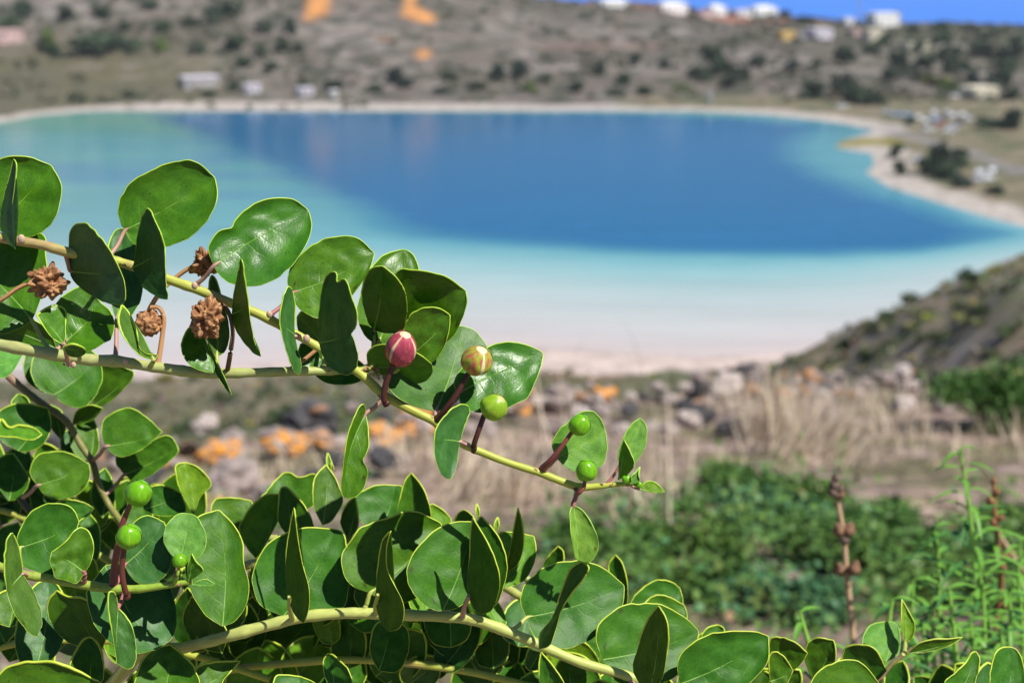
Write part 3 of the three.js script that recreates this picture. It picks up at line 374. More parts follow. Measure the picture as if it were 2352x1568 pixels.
{
  const wallM = { white: std({ color: lin(0.9, 0.9, 0.9), roughness: 0.9 }), cream: std({ color: lin(0.72, 0.66, 0.52), roughness: 0.9 }), pink: std({ color: lin(0.7, 0.48, 0.46), roughness: 0.9 }), yellow: std({ color: lin(0.75, 0.5, 0.18), roughness: 0.9 }), grey: std({ color: lin(0.45, 0.43, 0.44), roughness: 0.9 }), lilac: std({ color: lin(0.68, 0.64, 0.72), roughness: 0.9 }) }, glassM = std({ color: lin(0.04, 0.05, 0.06), roughness: 0.25 }), doorM = std({ color: lin(0.12, 0.16, 0.2), roughness: 0.7 });
  const house = (px, py, wpx, hpx, c, label, o = {}) => {
    const p = land(px, py + hpx / 2, 260, 850), m = p.distanceTo(EYE) / FPX, w = wpx * m, h = Math.max(2.6, hpx * m), dep = Math.min(w * 0.8, 9), t = thing(o.name || 'white_house', label, o.cat || 'house', p);
    const bodyH = o.dome ? h * 0.72 : h * 0.92;
    const wall = new THREE.BoxGeometry(w, bodyH + 2, dep); wall.translate(0, bodyH / 2 - 1, 0); part(t, 'wall', wall, wallM[o.base || c]);
    let roof; if (o.dome) { roof = new THREE.SphereGeometry(1, 24, 10, 0, Math.PI * 2, 0, Math.PI / 2); roof.scale(w * 0.46, h * 0.2, dep * 0.46); roof.translate(0, bodyH, 0); } else { roof = new THREE.BoxGeometry(w + 0.5, h * 0.1 + 0.2, dep + 0.5); roof.translate(0, bodyH + h * 0.05, 0); }
    part(t, 'roof', roof, wallM[c]);
    const n = Math.max(1, Math.floor(w / 4)); for (let i = 0; i < n; i++) { const g = new THREE.BoxGeometry(0.9, 1.1, 0.12), win = part(t, 'window', g, glassM); win.position.set((i + 0.5) / n * w - w / 2 + 0.6, bodyH * 0.55, dep / 2 + 0.02); }
    const d = part(t, 'door', new THREE.BoxGeometry(1.0, 2.0, 0.14), doorM); d.position.set(-w * 0.35, 1.0, dep / 2 + 0.02); t.rotation.y = o.turn ?? 0.45; return t;
  };
  house(1405, 6, 66, 18, 'white', 'white house furthest left on the skyline', { dome: 1 }); house(1541, 15, 66, 24, 'white', 'large white domed house second from left on the skyline', { dome: 1 }); house(1616, 33, 30, 13, 'pink', 'small pinkish house below the skyline between two white ones'); house(1644, 22, 38, 24, 'white', 'small white domed house in the middle of the skyline row', { dome: 1 }); house(1703, 31, 35, 14, 'white', 'low white house left of the wide domed one'); house(1751, 24, 58, 23, 'white', 'wide white domed house at the right end of the skyline row', { dome: 1 });
  house(1946, 51, 22, 16, 'white', 'tiny white house left of the big white block'); house(2026, 45, 66, 25, 'white', 'big white block house right of the mast on the skyline'); house(2100, 47, 56, 15, 'cream', 'low pale house right of the big white block'); house(1880, 77, 50, 20, 'lilac', 'pale lilac house on the slope below the mast'); house(2003, 80, 38, 22, 'cream', 'beige house below the big white block'); house(1963, 77, 20, 14, 'pink', 'small pink house between the lilac and the beige one'); house(1803, 82, 35, 16, 'yellow', 'yellow ochre house on the slope below the skyline'); house(1838, 85, 18, 13, 'grey', 'small grey house beside the yellow one');
  house(2247, 212, 66, 22, 'cream', 'long cream house standing alone on the right slope'); house(20, 82, 52, 18, 'pink', 'long pink house at the left edge of the hillside'); house(458, 187, 78, 17, 'lilac', 'long low building with a pale roof on the far left shore', { base: 'grey' }); house(578, 203, 34, 16, 'lilac', 'small lilac shed right of the pale roofed building on the shore'); house(766, 217, 16, 12, 'white', 'tiny white hut on the far shore under a dark tree'); house(700, 212, 34, 9, 'lilac', 'low pale hut on the far shore left of the tiny white one');
  house(1630, 226, 10, 26, 'grey', 'narrow pale stone post tower on the far shore', { name: 'stone_tower', cat: 'tower' });
  { const p = land(1972, 60, 260, 850), t = thing('mast', 'thin pale mast rising behind the big white block', 'mast', p); part(t, 'pole', tube([new THREE.Vector3(0, -1, 0), new THREE.Vector3(0, 12, 0), new THREE.Vector3(0, 26, 0)], [0.5, 0.35, 0.2], 8), wallM.grey); const arm = part(t, 'cross_arm', new THREE.BoxGeometry(3, 0.25, 0.25), wallM.grey); arm.position.y = 20; }
  // parked cars
  const prof = new THREE.Shape(); [[-2.1, 0.35], [-2.15, 0.75], [-1.95, 0.95], [-1.2, 1.0], [-0.65, 1.42], [0.75, 1.45], [1.45, 1.0], [2.05, 0.88], [2.15, 0.6], [2.1, 0.35]].forEach(([x, y], i) => (i ? prof.lineTo(x, y) : prof.moveTo(x, y))); prof.closePath();
  const body = new THREE.ExtrudeGeometry(prof, { depth: 1.5, bevelEnabled: true, bevelSize: 0.08, bevelThickness: 0.1, bevelSegments: 2 }); body.translate(0, 0, -0.75);
  const wp = new THREE.Shape(); [[-1.0, 1.02], [-0.58, 1.36], [0.68, 1.38], [1.2, 1.02]].forEach(([x, y], i) => (i ? wp.lineTo(x, y) : wp.moveTo(x, y))); wp.closePath(); const glass = new THREE.ExtrudeGeometry(wp, { depth: 1.76, bevelEnabled: false }); glass.translate(0, 0, -0.88);
  const wheel = new THREE.CylinderGeometry(0.33, 0.33, 0.22, 16); wheel.rotateX(Math.PI / 2);
  const paint = { white: new THREE.MeshPhysicalMaterial({ color: lin(0.8, 0.82, 0.86), roughness: 0.3, clearcoat: 1 }), blue: new THREE.MeshPhysicalMaterial({ color: lin(0.34, 0.5, 0.72), roughness: 0.3, clearcoat: 1 }), silver: new THREE.MeshPhysicalMaterial({ color: lin(0.55, 0.56, 0.6), roughness: 0.3, clearcoat: 1 }), dark: new THREE.MeshPhysicalMaterial({ color: lin(0.05, 0.06, 0.09), roughness: 0.3, clearcoat: 1 }), red: new THREE.MeshPhysicalMaterial({ color: lin(0.4, 0.12, 0.1), roughness: 0.3, clearcoat: 1 }) }, tyre = std({ color: lin(0.03, 0.03, 0.03), roughness: 0.9 });
  const car = (px, py, c, turn, label) => { const p = land(px, py + 6, 260), t = thing('parked_car', label, 'car', p, 'cars parked by the right shore'); part(t, 'body', body, paint[c]); part(t, 'windows', glass, glassM); for (const [x, z] of [[-1.35, 0.78], [1.35, 0.78], [-1.35, -0.78], [1.35, -0.78]]) { const o = part(t, 'wheel', wheel, tyre); o.position.set(x, 0.33, z); } t.rotation.y = turn; };
  car(1936, 243, 'white', 0.3, 'lone white car on the shore road left of the car park'); car(2037, 256, 'silver', 0.2, 'silver car at the left end of the car park'); car(2061, 261, 'blue', 0.2, 'left one of two pale blue cars side by side'); car(2083, 262, 'blue', 0.25, 'right one of two pale blue cars side by side'); car(2146, 257, 'white', 1.2, 'white car at the back of the car park'); car(2190, 265, 'white', 1.1, 'white car in the middle of the back row'); car(2226, 273, 'silver', 1.0, 'silver car at the right end of the car park'); car(2127, 277, 'white', 1.2, 'white car at the front left of the car park'); car(2160, 284, 'red', 0.3, 'reddish car in the middle of the car park'); car(2194, 290, 'silver', 0.4, 'silver car at the front right of the car park'); car(2136, 297, 'white', 0.2, 'white car nearest the road in the car park'); car(2168, 268, 'dark', 1.0, 'dark blue car in the back row'); car(2205, 279, 'dark', 0.8, 'dark car right of the red one');
  car(2110, 268, 'white', 0.9, 'white car between the blue pair and the back row'); car(2178, 256, 'silver', 1.1, 'silver car behind the dark blue one in the back row'); car(2212, 262, 'white', 1.0, 'white car near the right end of the back row'); car(2150, 273, 'blue', 0.5, 'pale blue car left of the red one'); car(2180, 300, 'white', 0.3, 'white car at the front edge of the car park'); car(2252, 396, 'white', 0.9, 'white car right of the grove by the shore'); car(2280, 392, 'white', 1.2, 'white car furthest right beyond the grove'); car(2250, 413, 'silver', 0.6, 'silver car nearest the shore right of the grove'); car(2272, 409, 'white', 0.8, 'white car beside the silver one right of the grove'); car(2112, 366, 'silver', 0.6, 'silver car left of the grove by the grey road'); car(2188, 397, 'silver', 0.6, 'silver car half hidden in the grove'); car(2194, 219, 'white', 0.6, 'white car below the long cream house');
}

// ---------------------------------------------------------------- caper plant in the foreground
// leaf skin: blade texture runs across (u) and along (v) the leaf
function leafSkin(k) {
  const veins = []; for (let i = 0; i < 6; i++) veins.push([0.06 + i * 0.135 + 0.03 * noise(i * 3.1, k), 0.26 + 0.08 * noise(i, k * 2.3), i % 2 ? 1 : -1]);
  const specks = []; for (let i = 0; i < 120; i++) specks.push([rnd(), rnd(), rr(0.0025, 0.007), rnd()]);
  const scab = []; for (let i = 0; i < 4; i++) { const a = rr(0, 6.28); scab.push([0.5 + 0.47 * Math.cos(a), 0.5 + 0.47 * Math.sin(a), rr(0.012, 0.026)]); }
  const blot = []; for (let i = 0; i < 7; i++) blot.push([rr(0.1, 0.9), rr(0.1, 0.9), rr(0.012, 0.03)]);
  const vein = (u, v) => {
    const a = Math.abs(u - 0.5) * 2; let q = Math.exp(-((u - 0.5) * (u - 0.5)) / (0.00012 + 0.00018 * (1 - v))) * (1 - v * 0.75);
    for (const side of [0, 1]) for (const [v0, sl] of veins) { const vv = v0 + (side ? 0.035 : 0) + sl * Math.pow(a, 1.25) + 0.014 * noise(a * 5, v0 * 20, side * 3 + k); if ((side ? u > 0.5 : u < 0.5)) q = Math.max(q, Math.exp(-((v - vv) ** 2) / 0.00005) * 0.85 * (1 - a) * (1 - v * 0.6)); }
    return q;
  };
  const near = (list, u, v, f) => { let q = 0; for (const s of list) { const du = (u - s[0]), dv = (v - s[1]); const r2 = (du * du + dv * dv) / (s[2] * s[2]); if (r2 < 6) q = Math.max(q, Math.exp(-r2 * 0.8) * f(s)); } return q; };
  const S = 512, map = tintTexture(S, (u, v) => {
    const n = fbm(u * 5, v * 5, k * 9.1, 4), f = fbm(u * 36, v * 36, k + 4, 3), m = fbm(u * 14, v * 14, k + 40, 3);
    let c = [192 + 78 * n + 34 * f, 204 + 54 * n + 30 * f, 186 + 70 * n + 34 * f];
    c = mix3(c, [240, 232, 120], clamp(vein(u, v) * 0.75));
    c = mix3(c, [236, 240, 150], near(specks, u, v, (s) => (s[3] > 0.35 ? 0.8 : 0)));
    c = mix3(c, [110, 84, 60], near(specks, u, v, (s) => (s[3] <= 0.2 ? 0.75 : 0)));
    if (k % 2) c = mix3(c, [150, 92, 52], near(scab, u, v, () => 1) * clamp(0.7 + 2 * m));
    c = mix3(c, [232, 226, 110], near(blot, u, v, () => 0.5) * clamp(0.5 + 2 * m));
    c = mix3(c, [255, 240, 120], sm(0.14, 0.3, m) * 0.22);
    return c;
  }, false);
  const b = new Uint8Array(S * S * 4);
  for (let j = 0; j < S; j++) for (let i = 0; i < S; i++) { const u = (i + 0.5) / S, v = (j + 0.5) / S, h = 128 + 60 * fbm(u * 9, v * 9, k + 60, 3) + 34 * fbm(u * 50, v * 50, k + 70, 2) - 70 * vein(u, v), o = (j * S + i) * 4; b[o] = b[o + 1] = b[o + 2] = clamp(h, 0, 255); b[o + 3] = 255; }
  const bump = new THREE.DataTexture(b, S, S); bump.magFilter = THREE.LinearFilter; bump.minFilter = THREE.LinearMipmapLinearFilter; bump.generateMipmaps = true; bump.needsUpdate = true;
  return { map, bump };
}
const SKINS = [0, 1, 2, 3].map(leafSkin);
// green: sunny upper face, blue: waxy bluish face, young: pale new leaves
const TINT = { satin: [0.08, 0.235, 0.018], green: [0.084, 0.25, 0.012], blue: [0.092, 0.23, 0.05], young: [0.20, 0.44, 0.08], lime: [0.18, 0.40, 0.026] };
const GLOSS = { satin: 0.46, green: 0.33, blue: 0.42, young: 0.5, lime: 0.45 };
const leafMats = {};
for (const k in TINT) leafMats[k] = SKINS.map((s, i) => new THREE.MeshPhysicalMaterial({ color: lin(...TINT[k].map((c, ch) => c * [[0.84, 0.95, 1.1], [1, 1, 1], [1.14, 1.04, 0.9], [1.3, 1.03, 0.8]][i][ch])), map: s.map, bumpMap: s.bump, bumpScale: 0.00035, roughness: GLOSS[k], side: THREE.DoubleSide, specularIntensity: k === 'green' ? 0.65 : 0.4 }));
const marginMats = [lin(0.40, 0.60, 0.045), lin(0.50, 0.62, 0.05), lin(0.30, 0.52, 0.06)].map((color) => std({ color, roughness: 0.45 }));
const ribMat = std({ color: lin(0.19, 0.37, 0.06), roughness: 0.5 });
const petioleMats = [lin(0.42, 0.46, 0.10), lin(0.46, 0.26, 0.20), lin(0.40, 0.14, 0.13)].map((color) => std({ color, roughness: 0.5 }));
const stemGrain = tintTexture(256, (u, v) => { const q = 226 + 36 * fbm(u * 10, v * 60, 2, 3), sc = sm(0.26, 0.4, fbm(u * 9, v * 22, 6, 3)); return mix3([q, q, q], [190, 140, 80], sc * 0.6); });
const stemMat = std({ vertexColors: true, roughness: 0.5, map: stemGrain });

const flat = (a) => { const o = []; for (let i = 0; i < a.length; i += 2) o.push(new THREE.Vector2(a[i], a[i + 1])); return o; };
function resample(pts, n) { // even steps along a smooth line
  const c = new THREE.SplineCurve(pts); return c.getSpacedPoints(n);
}
// one leaf. b: [x, y] where the blade starts, t: its tip, l / r: points along its two edges, all as seen in the picture;
// o.z mm behind the focus plane, o.g slope of the blade to the right and upwards (positive = farther), o.f fold of the halves towards the viewer, o.c curl of the edges in mm
function leaf(branch, b, t, l, r, o = {}) {
  const NR = o.small ? 12 : 22, K = o.small ? 3 : 6, z0 = (o.z || 0) + branch.z, g = o.g || [0.15, 0.35], f = o.f ?? 0.12, cu = o.c ?? 1.2, id = rnd() * 50;
  const B = new THREE.Vector2(...b), T = new THREE.Vector2(...t), L = resample([B, ...flat(l), T], NR), R = resample([B, ...flat(r), T], NR);
  const cx = (B.x + T.x) / 2, cy = (B.y + T.y) / 2, len = B.distanceTo(T), bow = (o.bow ?? 0.04) * len, nx = -(T.y - B.y) / len, ny = (T.x - B.x) / len;
  const M = []; for (let i = 0; i <= NR; i++) { const k = i / NR, q = Math.sin(Math.PI * k) * bow; M.push(new THREE.Vector2(lerp(B.x, T.x, k) + nx * q, lerp(B.y, T.y, k) + ny * q)); }
  let wide = 0; if (!o.small) for (const S of [L, R]) for (let i = 2; i < NR - 1; i++) { const d = S[i].distanceTo(M[i]) * 0.022; S[i].x += d * noise(i * 0.9, id, S === L ? 1 : 7) * 1.6; S[i].y += d * noise(i * 0.9 + 40, id, S === L ? 1 : 7) * 1.6; }
  for (let i = 0; i <= NR; i++) wide = Math.max(wide, L[i].distanceTo(M[i]), R[i].distanceTo(M[i]));
  const wob = (o.w ?? 1) * wide * 0.055;
  const place = (x, y, u, dist) => { const px = MM * (FOCUS + z0 / 1000) / FOCUS * 1000; const z = z0 + g[0] * (x - cx) * px + g[1] * (cy - y) * px - f * dist * px - cu * Math.pow(Math.abs(u), 4) * Math.min(1, dist / wide * 1.4) + wob * px * noise(x * 3.2 / (wide + 8), y * 3.2 / (wide + 8), id); return at(x, y, FOCUS + z / 1000); };
  const P = [], uv = [];
  for (let i = 0; i <= NR; i++) for (let j = -K; j <= K; j++) {
    const u = j / K, E = j < 0 ? L[i] : R[i], a = Math.abs(u), x = lerp(M[i].x, E.x, a), y = lerp(M[i].y, E.y, a);
    P.push(place(x, y, u, Math.hypot(x - M[i].x, y - M[i].y))); uv.push(0.5 + u * 0.5, i / NR);
  }
  const W = 2 * K + 1, ix = []; for (let i = 0; i < NR; i++) for (let j = 0; j < W - 1; j++) { const a = i * W + j, c = a + 1, d = a + W, e = d + 1; if (i > 0) ix.push(a, c, e); if (i < NR - 1) ix.push(a, e, d); }
  const sheet = new THREE.BufferGeometry().setFromPoints(P.map((p) => p.clone().sub(branch.o.position))); sheet.setAttribute('uv', new THREE.Float32BufferAttribute(uv, 2)); sheet.setIndex(ix); sheet.computeVertexNormals();
  const n = sheet.attributes.normal, th = o.th ?? 0.00022;
  const face = (s) => { const q = sheet.clone(), p = q.attributes.position; for (let i = 0; i < p.count; i++) p.setXYZ(i, p.getX(i) + n.getX(i) * th * s, p.getY(i) + n.getY(i) * th * s, p.getZ(i) + n.getZ(i) * th * s); if (s < 0) { const id2 = q.index.array.slice(); for (let i = 0; i < id2.length; i += 3) { const h = id2[i]; id2[i] = id2[i + 1]; id2[i + 1] = h; } q.setIndex(new THREE.BufferAttribute(id2, 1)); q.computeVertexNormals(); } return q; };
  let tint = o.m || branch.m || 'green'; if (tint === 'green' && branch.satin) tint = 'satin'; const m = part(branch.o, 'leaf', mergeGeometries([face(1), face(-1)]), leafMats[tint][Math.floor(rnd() * 4)]);
  const edge = []; const rel = (p) => p.clone().sub(branch.o.position);
  for (let i = 0; i <= NR; i++) edge.push(rel(P[i * W])); for (let i = NR - 1; i >= 0; i--) edge.push(rel(P[i * W + W - 1]));
  const rad = (o.rim ?? branch.rim ?? 0.0003), ctr = edge.reduce((a, p) => a.add(p), new THREE.Vector3()).multiplyScalar(1 / edge.length), er = edge.map((p, i) => rad * (0.42 + 0.75 * sm(-0.4, 0.8, p.clone().sub(ctr).normalize().y) + 0.3 * noise(i * 0.35, id)) * (i < 2 || i > edge.length - 3 ? 0.7 : 1));
  part(m, 'leaf_margin', tube(edge, er, 6, edge.length * (o.small ? 1 : 2)), marginMats[tint === 'young' ? 2 : o.yl ? 1 : 0]);
  if (!o.small && !o.nr) { const rib = []; const v = new THREE.Vector3(), toCam = EYE.clone().sub(branch.o.position); for (let i = 0; i < NR - 2; i += 2) { const p = rel(P[i * W + K]); v.fromBufferAttribute(n, i * W + K); const sgn = v.dot(toCam.clone().sub(p)) > 0 ? 1 : -1; rib.push(p.addScaledVector(v, sgn * 0.0001)); } part(m, 'midrib', tube(rib, [0.00042, 0.00034, 0.00025, 0.00014, 0.00006], 6), ribMat); }
  if (o.pq) part(m, 'petiole', tube([[o.pq[0], o.pq[1], branch.z], [(o.pq[0] + o.pq[2]) / 2 - 3, (o.pq[1] + o.pq[3]) / 2, z0 * 0.6 + branch.z * 0.4], [o.pq[2], o.pq[3], z0 + 2]].map(([x, y, z]) => rel(at(x, y, FOCUS + z / 1000))), [0.0015, 0.0012, 0.0009], 8), petioleMats[o.pm ?? 0]);
  if (o.p !== 0) { // stalk of the leaf
    let from = o.p && new THREE.Vector2(...o.p), zf = branch.z, best = 1e9;
    if (!from || true) for (const q of branch.line) { const d2 = from ? q[0].distanceTo(from) : q[0].distanceTo(B); if (d2 < best) { best = d2; zf = q[1]; if (!o.p) from = q[0]; } }
    const dist = from.distanceTo(B);
    if (dist < (o.reach ?? 110)) { const a = at(from.x, from.y, FOCUS + zf / 1000), c = P[K], mid = a.clone().lerp(c, 0.5); mid.y -= dist * MM * 0.08; const into = P[W * 2 + K].clone(); const rr0 = (o.pr ?? 0.0013) * rr(0.9, 1.1); part(m, 'petiole', tube([a, mid, c, into].map(rel), [rr0, rr0 * 0.82, rr0 * 0.8, 0.0003], 8), petioleMats[o.pm ?? (rnd() < 0.5 ? 0 : 1)]);
      if (branch.thorns) for (const sg of [-1, 1]) { const st = a.clone().addScaledVector(AF, -0.0014).addScaledVector(AX, sg * 0.0016); part(m, 'thorn', tube([st, st.clone().addScaledVector(AU, -0.0006 * sg).addScaledVector(AX, sg * 0.0009), st.clone().addScaledVector(AU, 0.0012).addScaledVector(AX, sg * 0.0016)].map(rel), [0.0005, 0.0003, 0.00005], 6), petioleMats[2]); } }
  }
  return m;
}
const ROOT = new THREE.Vector3(-0.55, 58.6, -0.8);                // where all shoots leave the ground, below and left of the picture
function branchOf(label, z, m, line, group, name = 'caper_branch') { // line: [x, y, z mm, radius in picture units]
  const pts = line.map(([x, y, dz]) => at(x, y, FOCUS + (z + dz) / 1000)), o = thing(name, label, 'caper plant', ROOT.clone(), group);
  const br = { o, z, m, line: [], thorns: z < 20, satin: Math.abs(z) > 5.5 };
  for (let i = 0; i < line.length - 1; i++) for (let k = 0; k < 10; k++) { const t = k / 10, a = line[i], c = line[i + 1]; br.line.push([new THREE.Vector2(lerp(a[0], c[0], t), lerp(a[1], c[1], t)), z + lerp(a[2], c[2], t)]); }
  return br;
}
function stem(br, pts, name = 'stem', col = [[0.62, 0.64, 0.12], [0.56, 0.64, 0.07]], blush = 0.45) {
  const p3 = pts.map(([x, y, dz]) => at(x, y, FOCUS + (br.z + dz) / 1000).sub(br.o.position)), rad = pts.map(([, , dz, r]) => r * MM * (FOCUS + (br.z + dz) / 1000) / FOCUS);
  if (name === 'stem') { const q = p3[0], k = 0.35 + 0.3 * rnd(); p3.unshift(new THREE.Vector3(0, -0.02, 0), new THREE.Vector3(q.x * 0.25 - 0.05 * k, q.y * 0.5, q.z * 0.4)); rad.unshift(rad[0] * 1.7, rad[0] * 1.3); }
  const k0 = rnd() * 40, rad2 = []; for (let i = 0; i <= 120; i++) { const q = i / 120 * (rad.length - 1), a = Math.min(Math.floor(q), rad.length - 2), nodeBump = Math.exp(-(((q * 1.15 + k0) % 1 - 0.5) ** 2) / 0.012); rad2.push(lerp(rad[a], rad[a + 1], q - a) * (0.96 + 0.06 * noise(i * 0.2, k0) + 0.13 * nodeBump)); }
  return part(br.o, name, tube(p3, rad2, 12, pts.length * 10, (t, up, v) => { const n = fbm(v.x * 60, v.y * 60, v.z * 60, 3), c = mix3(col[0], col[1], clamp(t + n * 0.5)); return mix3(c, [0.52, 0.22, 0.22], clamp(blush * 1.5 * sm(0.0, 0.35, n + 0.34 - t * 0.9))); }), stemMat);
}
// ---- buds: an inner globe and four sepals that close over it
const budTex = (seedK, a, b, c) => tintTexture(256, (u, v) => { const n = fbm(u * 5, v * 5, seedK, 4), f = fbm(u * 30, v * 30, seedK + 3, 3); let q = mix3(a, b, sm(-0.15, 0.3, n + f * 0.2)); q = mix3(q, c, sm(0.22, 0.4, fbm(u * 8 + 4, v * 8, seedK + 9, 3))); return q.map((x) => x + 16 * f); });
const BUD = {
  pink: { skin: budTex(1, [166, 62, 86], [190, 82, 90], [216, 166, 92]), core: [0.74, 0.56, 0.36], gap: 0.3, rough: 0.38 },
  blush: { skin: budTex(2, [160, 170, 46], [192, 88, 92], [206, 184, 84]), core: [0.74, 0.68, 0.36], gap: 0.2, rough: 0.38 },
  lime: { skin: budTex(3, [128, 170, 34], [148, 180, 44], [176, 190, 70]), core: [0.46, 0.48, 0.14], gap: 0.05, rough: 0.32 },
  green: { skin: budTex(5, [104, 168, 18], [122, 184, 26], [140, 190, 40]), core: [0.24, 0.50, 0.03], gap: 0.03, rough: 0.26 },
};
for (const k in BUD) { BUD[k].mat = new THREE.MeshPhysicalMaterial({ map: BUD[k].skin, roughness: BUD[k].rough, side: THREE.DoubleSide }); BUD[k].coreMat = std({ color: lin(...BUD[k].core), roughness: 0.45 }); }
function bud(br, x, y, rx, ry, kind, z, tilt, stalk, turn = 0.4, radii = null, pm = null) {
  const K = BUD[kind], c = at(x, y, FOCUS + (br.z + z) / 1000).sub(br.o.position), s = MM * (FOCUS + (br.z + z) / 1000) / FOCUS;
  const shape = (geo, off) => { const p = geo.attributes.position, v = new THREE.Vector3(); for (let i = 0; i < p.count; i++) { v.fromBufferAttribute(p, i); const up = v.y, k = (1 - 0.10 * up - 0.05 * up * up) * off * (1 + 0.11 * noise(v.x * 1.1 + x, v.y * 1.1, v.z * 1.1 + rx) + 0.012 * noise(v.x * 4, v.y * 4, v.z * 4 + rx)); p.setXYZ(i, v.x * k, v.y * off, v.z * k); } geo.scale(rx * s, ry * s, rx * s); geo.rotateY(turn); geo.rotateX(0.35); geo.rotateZ(tilt); geo.computeVertexNormals(); return geo; };
  const core = part(br.o, 'flower_bud', shape(new THREE.SphereGeometry(1, 28, 20), 0.975), K.coreMat); core.position.copy(c);
  for (let i = 0; i < 4; i++) { const g = new THREE.SphereGeometry(1, 14, 20, i * Math.PI / 2 + K.gap / 2 + (i % 2 ? 0.12 : -0.12), Math.PI / 2 - K.gap + (i % 2 ? -0.16 : 0.16), kind === 'green' ? 0.05 : 0.42, Math.PI - (kind === 'green' ? 0.05 : 0.42)); part(core, 'sepal', shape(g, i % 2 ? 0.988 : 1.025), K.mat); }
  const pts = stalk.map(([sx, sy, sz]) => at(sx, sy, FOCUS + (br.z + (sz ?? z)) / 1000).sub(br.o.position).sub(c));
  const rad = (radii || [7.6, 7, 7.4, 8.5]).map((q) => q * s);
  part(core, 'bud_stalk', tube(pts, rad, 10), pm || stalkMat);
  return core;
}
const stalkMat = std({ color: lin(0.085, 0.022, 0.018), roughness: 0.45 }), stalkRed = std({ color: lin(0.22, 0.055, 0.045), roughness: 0.42 }), stalkGreen = std({ color: lin(0.26, 0.42, 0.04), roughness: 0.45 });
// ---- withered brown flowers
const dryTex = tintTexture(256, (u, v) => { const n = fbm(u * 7, v * 7, 3, 4), f = fbm(u * 30, v * 30, 8, 3); return mix3(mix3([136, 92, 56], [198, 150, 100], sm(-0.2, 0.3, n)), [84, 46, 32], sm(0.05, 0.3, f + n * 0.3) * 0.85); });
const dryMat = std({ map: dryTex, roughness: 0.8 }), dryStalk = std({ color: lin(0.46, 0.24, 0.10), roughness: 0.75 }), dryStalkDark = std({ color: lin(0.15, 0.085, 0.035), roughness: 0.75 });
function withered(br, x, y, rx, ry, z, k, stalk, mat = dryStalk, rough = 1) {
  const s = MM * (FOCUS + (br.z + z) / 1000) / FOCUS, c = at(x, y, FOCUS + (br.z + z) / 1000).sub(br.o.position), g = new THREE.SphereGeometry(1, 120, 80), p = g.attributes.position, v = new THREE.Vector3();
  for (let i = 0; i < p.count; i++) { v.fromBufferAttribute(p, i); const q = v.clone(); const lump = fbm(q.x * 1.5 + k, q.y * 1.5, q.z * 1.5, 2), fold = 1 - Math.abs(fbm(q.x * 2.4 + k * 3, q.y * 2.4, q.z * 2.4 + lump * 3, 2)) * 3.2, fine = 1 - Math.abs(noise(q.x * 8 + k, q.y * 8, q.z * 8)) * 1.6; const crease = Math.abs(noise(q.x * 1.9 + k * 2 + lump, q.y * 1.9, q.z * 1.9)), rad = 0.74 + rough * (0.78 * lump + 0.34 * crease + 0.24 * noise(q.x * 3.4 + k, q.y * 3.4, q.z * 3.4) - 0.05 * Math.abs(noise(q.x * 9, q.y * 9 + k, q.z * 9))); p.setXYZ(i, v.x * rad * rx * s, v.y * rad * ry * s, v.z * rad * rx * s); }
  g.computeVertexNormals();
  const o = part(br.o, 'withered_flower', g, dryMat); o.position.copy(c);
  for (let i = 0; i < 6; i++) { // papery curled petals
    const a = rr(0, 6.28), b2 = rr(-1.1, 1.1), dir = new THREE.Vector3(Math.cos(a) * Math.cos(b2), Math.sin(b2), Math.sin(a) * Math.cos(b2)), side = new THREE.Vector3(rr(-1, 1), rr(-1, 1), rr(-1, 1)).cross(dir).normalize(), nn = side.clone().cross(dir), w = rr(0.35, 0.55), ln = rr(0.22, 0.42), cv = rr(-1.3, 1.3);
    const g2 = grid(8, 8, (u, t) => { const q = u - 0.5, wd = w * Math.sin(Math.PI * (0.15 + 0.75 * t)), pt = dir.clone().multiplyScalar(0.35 + ln * t).addScaledVector(side, q * 2 * wd).addScaledVector(nn, cv * t * t * 0.4 + q * q * 1.1 * w + 0.16 * noise(u * 4 + k, t * 4, i * 3)); return new THREE.Vector3(pt.x * rx * s, pt.y * ry * s, pt.z * rx * s); });
    const uvA = g2.attributes.uv; for (let j = 0; j < uvA.count; j++) uvA.setXY(j, (j % 9) / 8 * 0.5 + i * 0.1, Math.floor(j / 9) / 8 * 0.5); if (rough > 0.6 || i < 4) part(o, 'dry_petal', g2, dryMat); }
  part(o, 'dry_stalk', tube(stalk.map(([sx, sy, sz]) => at(sx, sy, FOCUS + (br.z + (sz ?? z)) / 1000).sub(br.o.position).sub(c)), [5.2 * s, 5 * s, 6.4 * s], 8), mat);
  return o;
}
const scarMat = std({ color: lin(0.55, 0.40, 0.26), roughness: 0.7 });
const scar = (br, x, y, z, r, name = 'leaf_scar') => { const g = new THREE.SphereGeometry(r * MM, 12, 8); g.scale(1, 1.25, 0.7); const o = part(br.o, name, g, scarMat); o.position.copy(at(x, y, FOCUS + (br.z + z) / 1000).sub(br.o.position)); };

const DK = [-1.15, -0.25], LT = [0.15, 0.35], RT = [0.95, 0.1], UP = [0.1, 0.75];
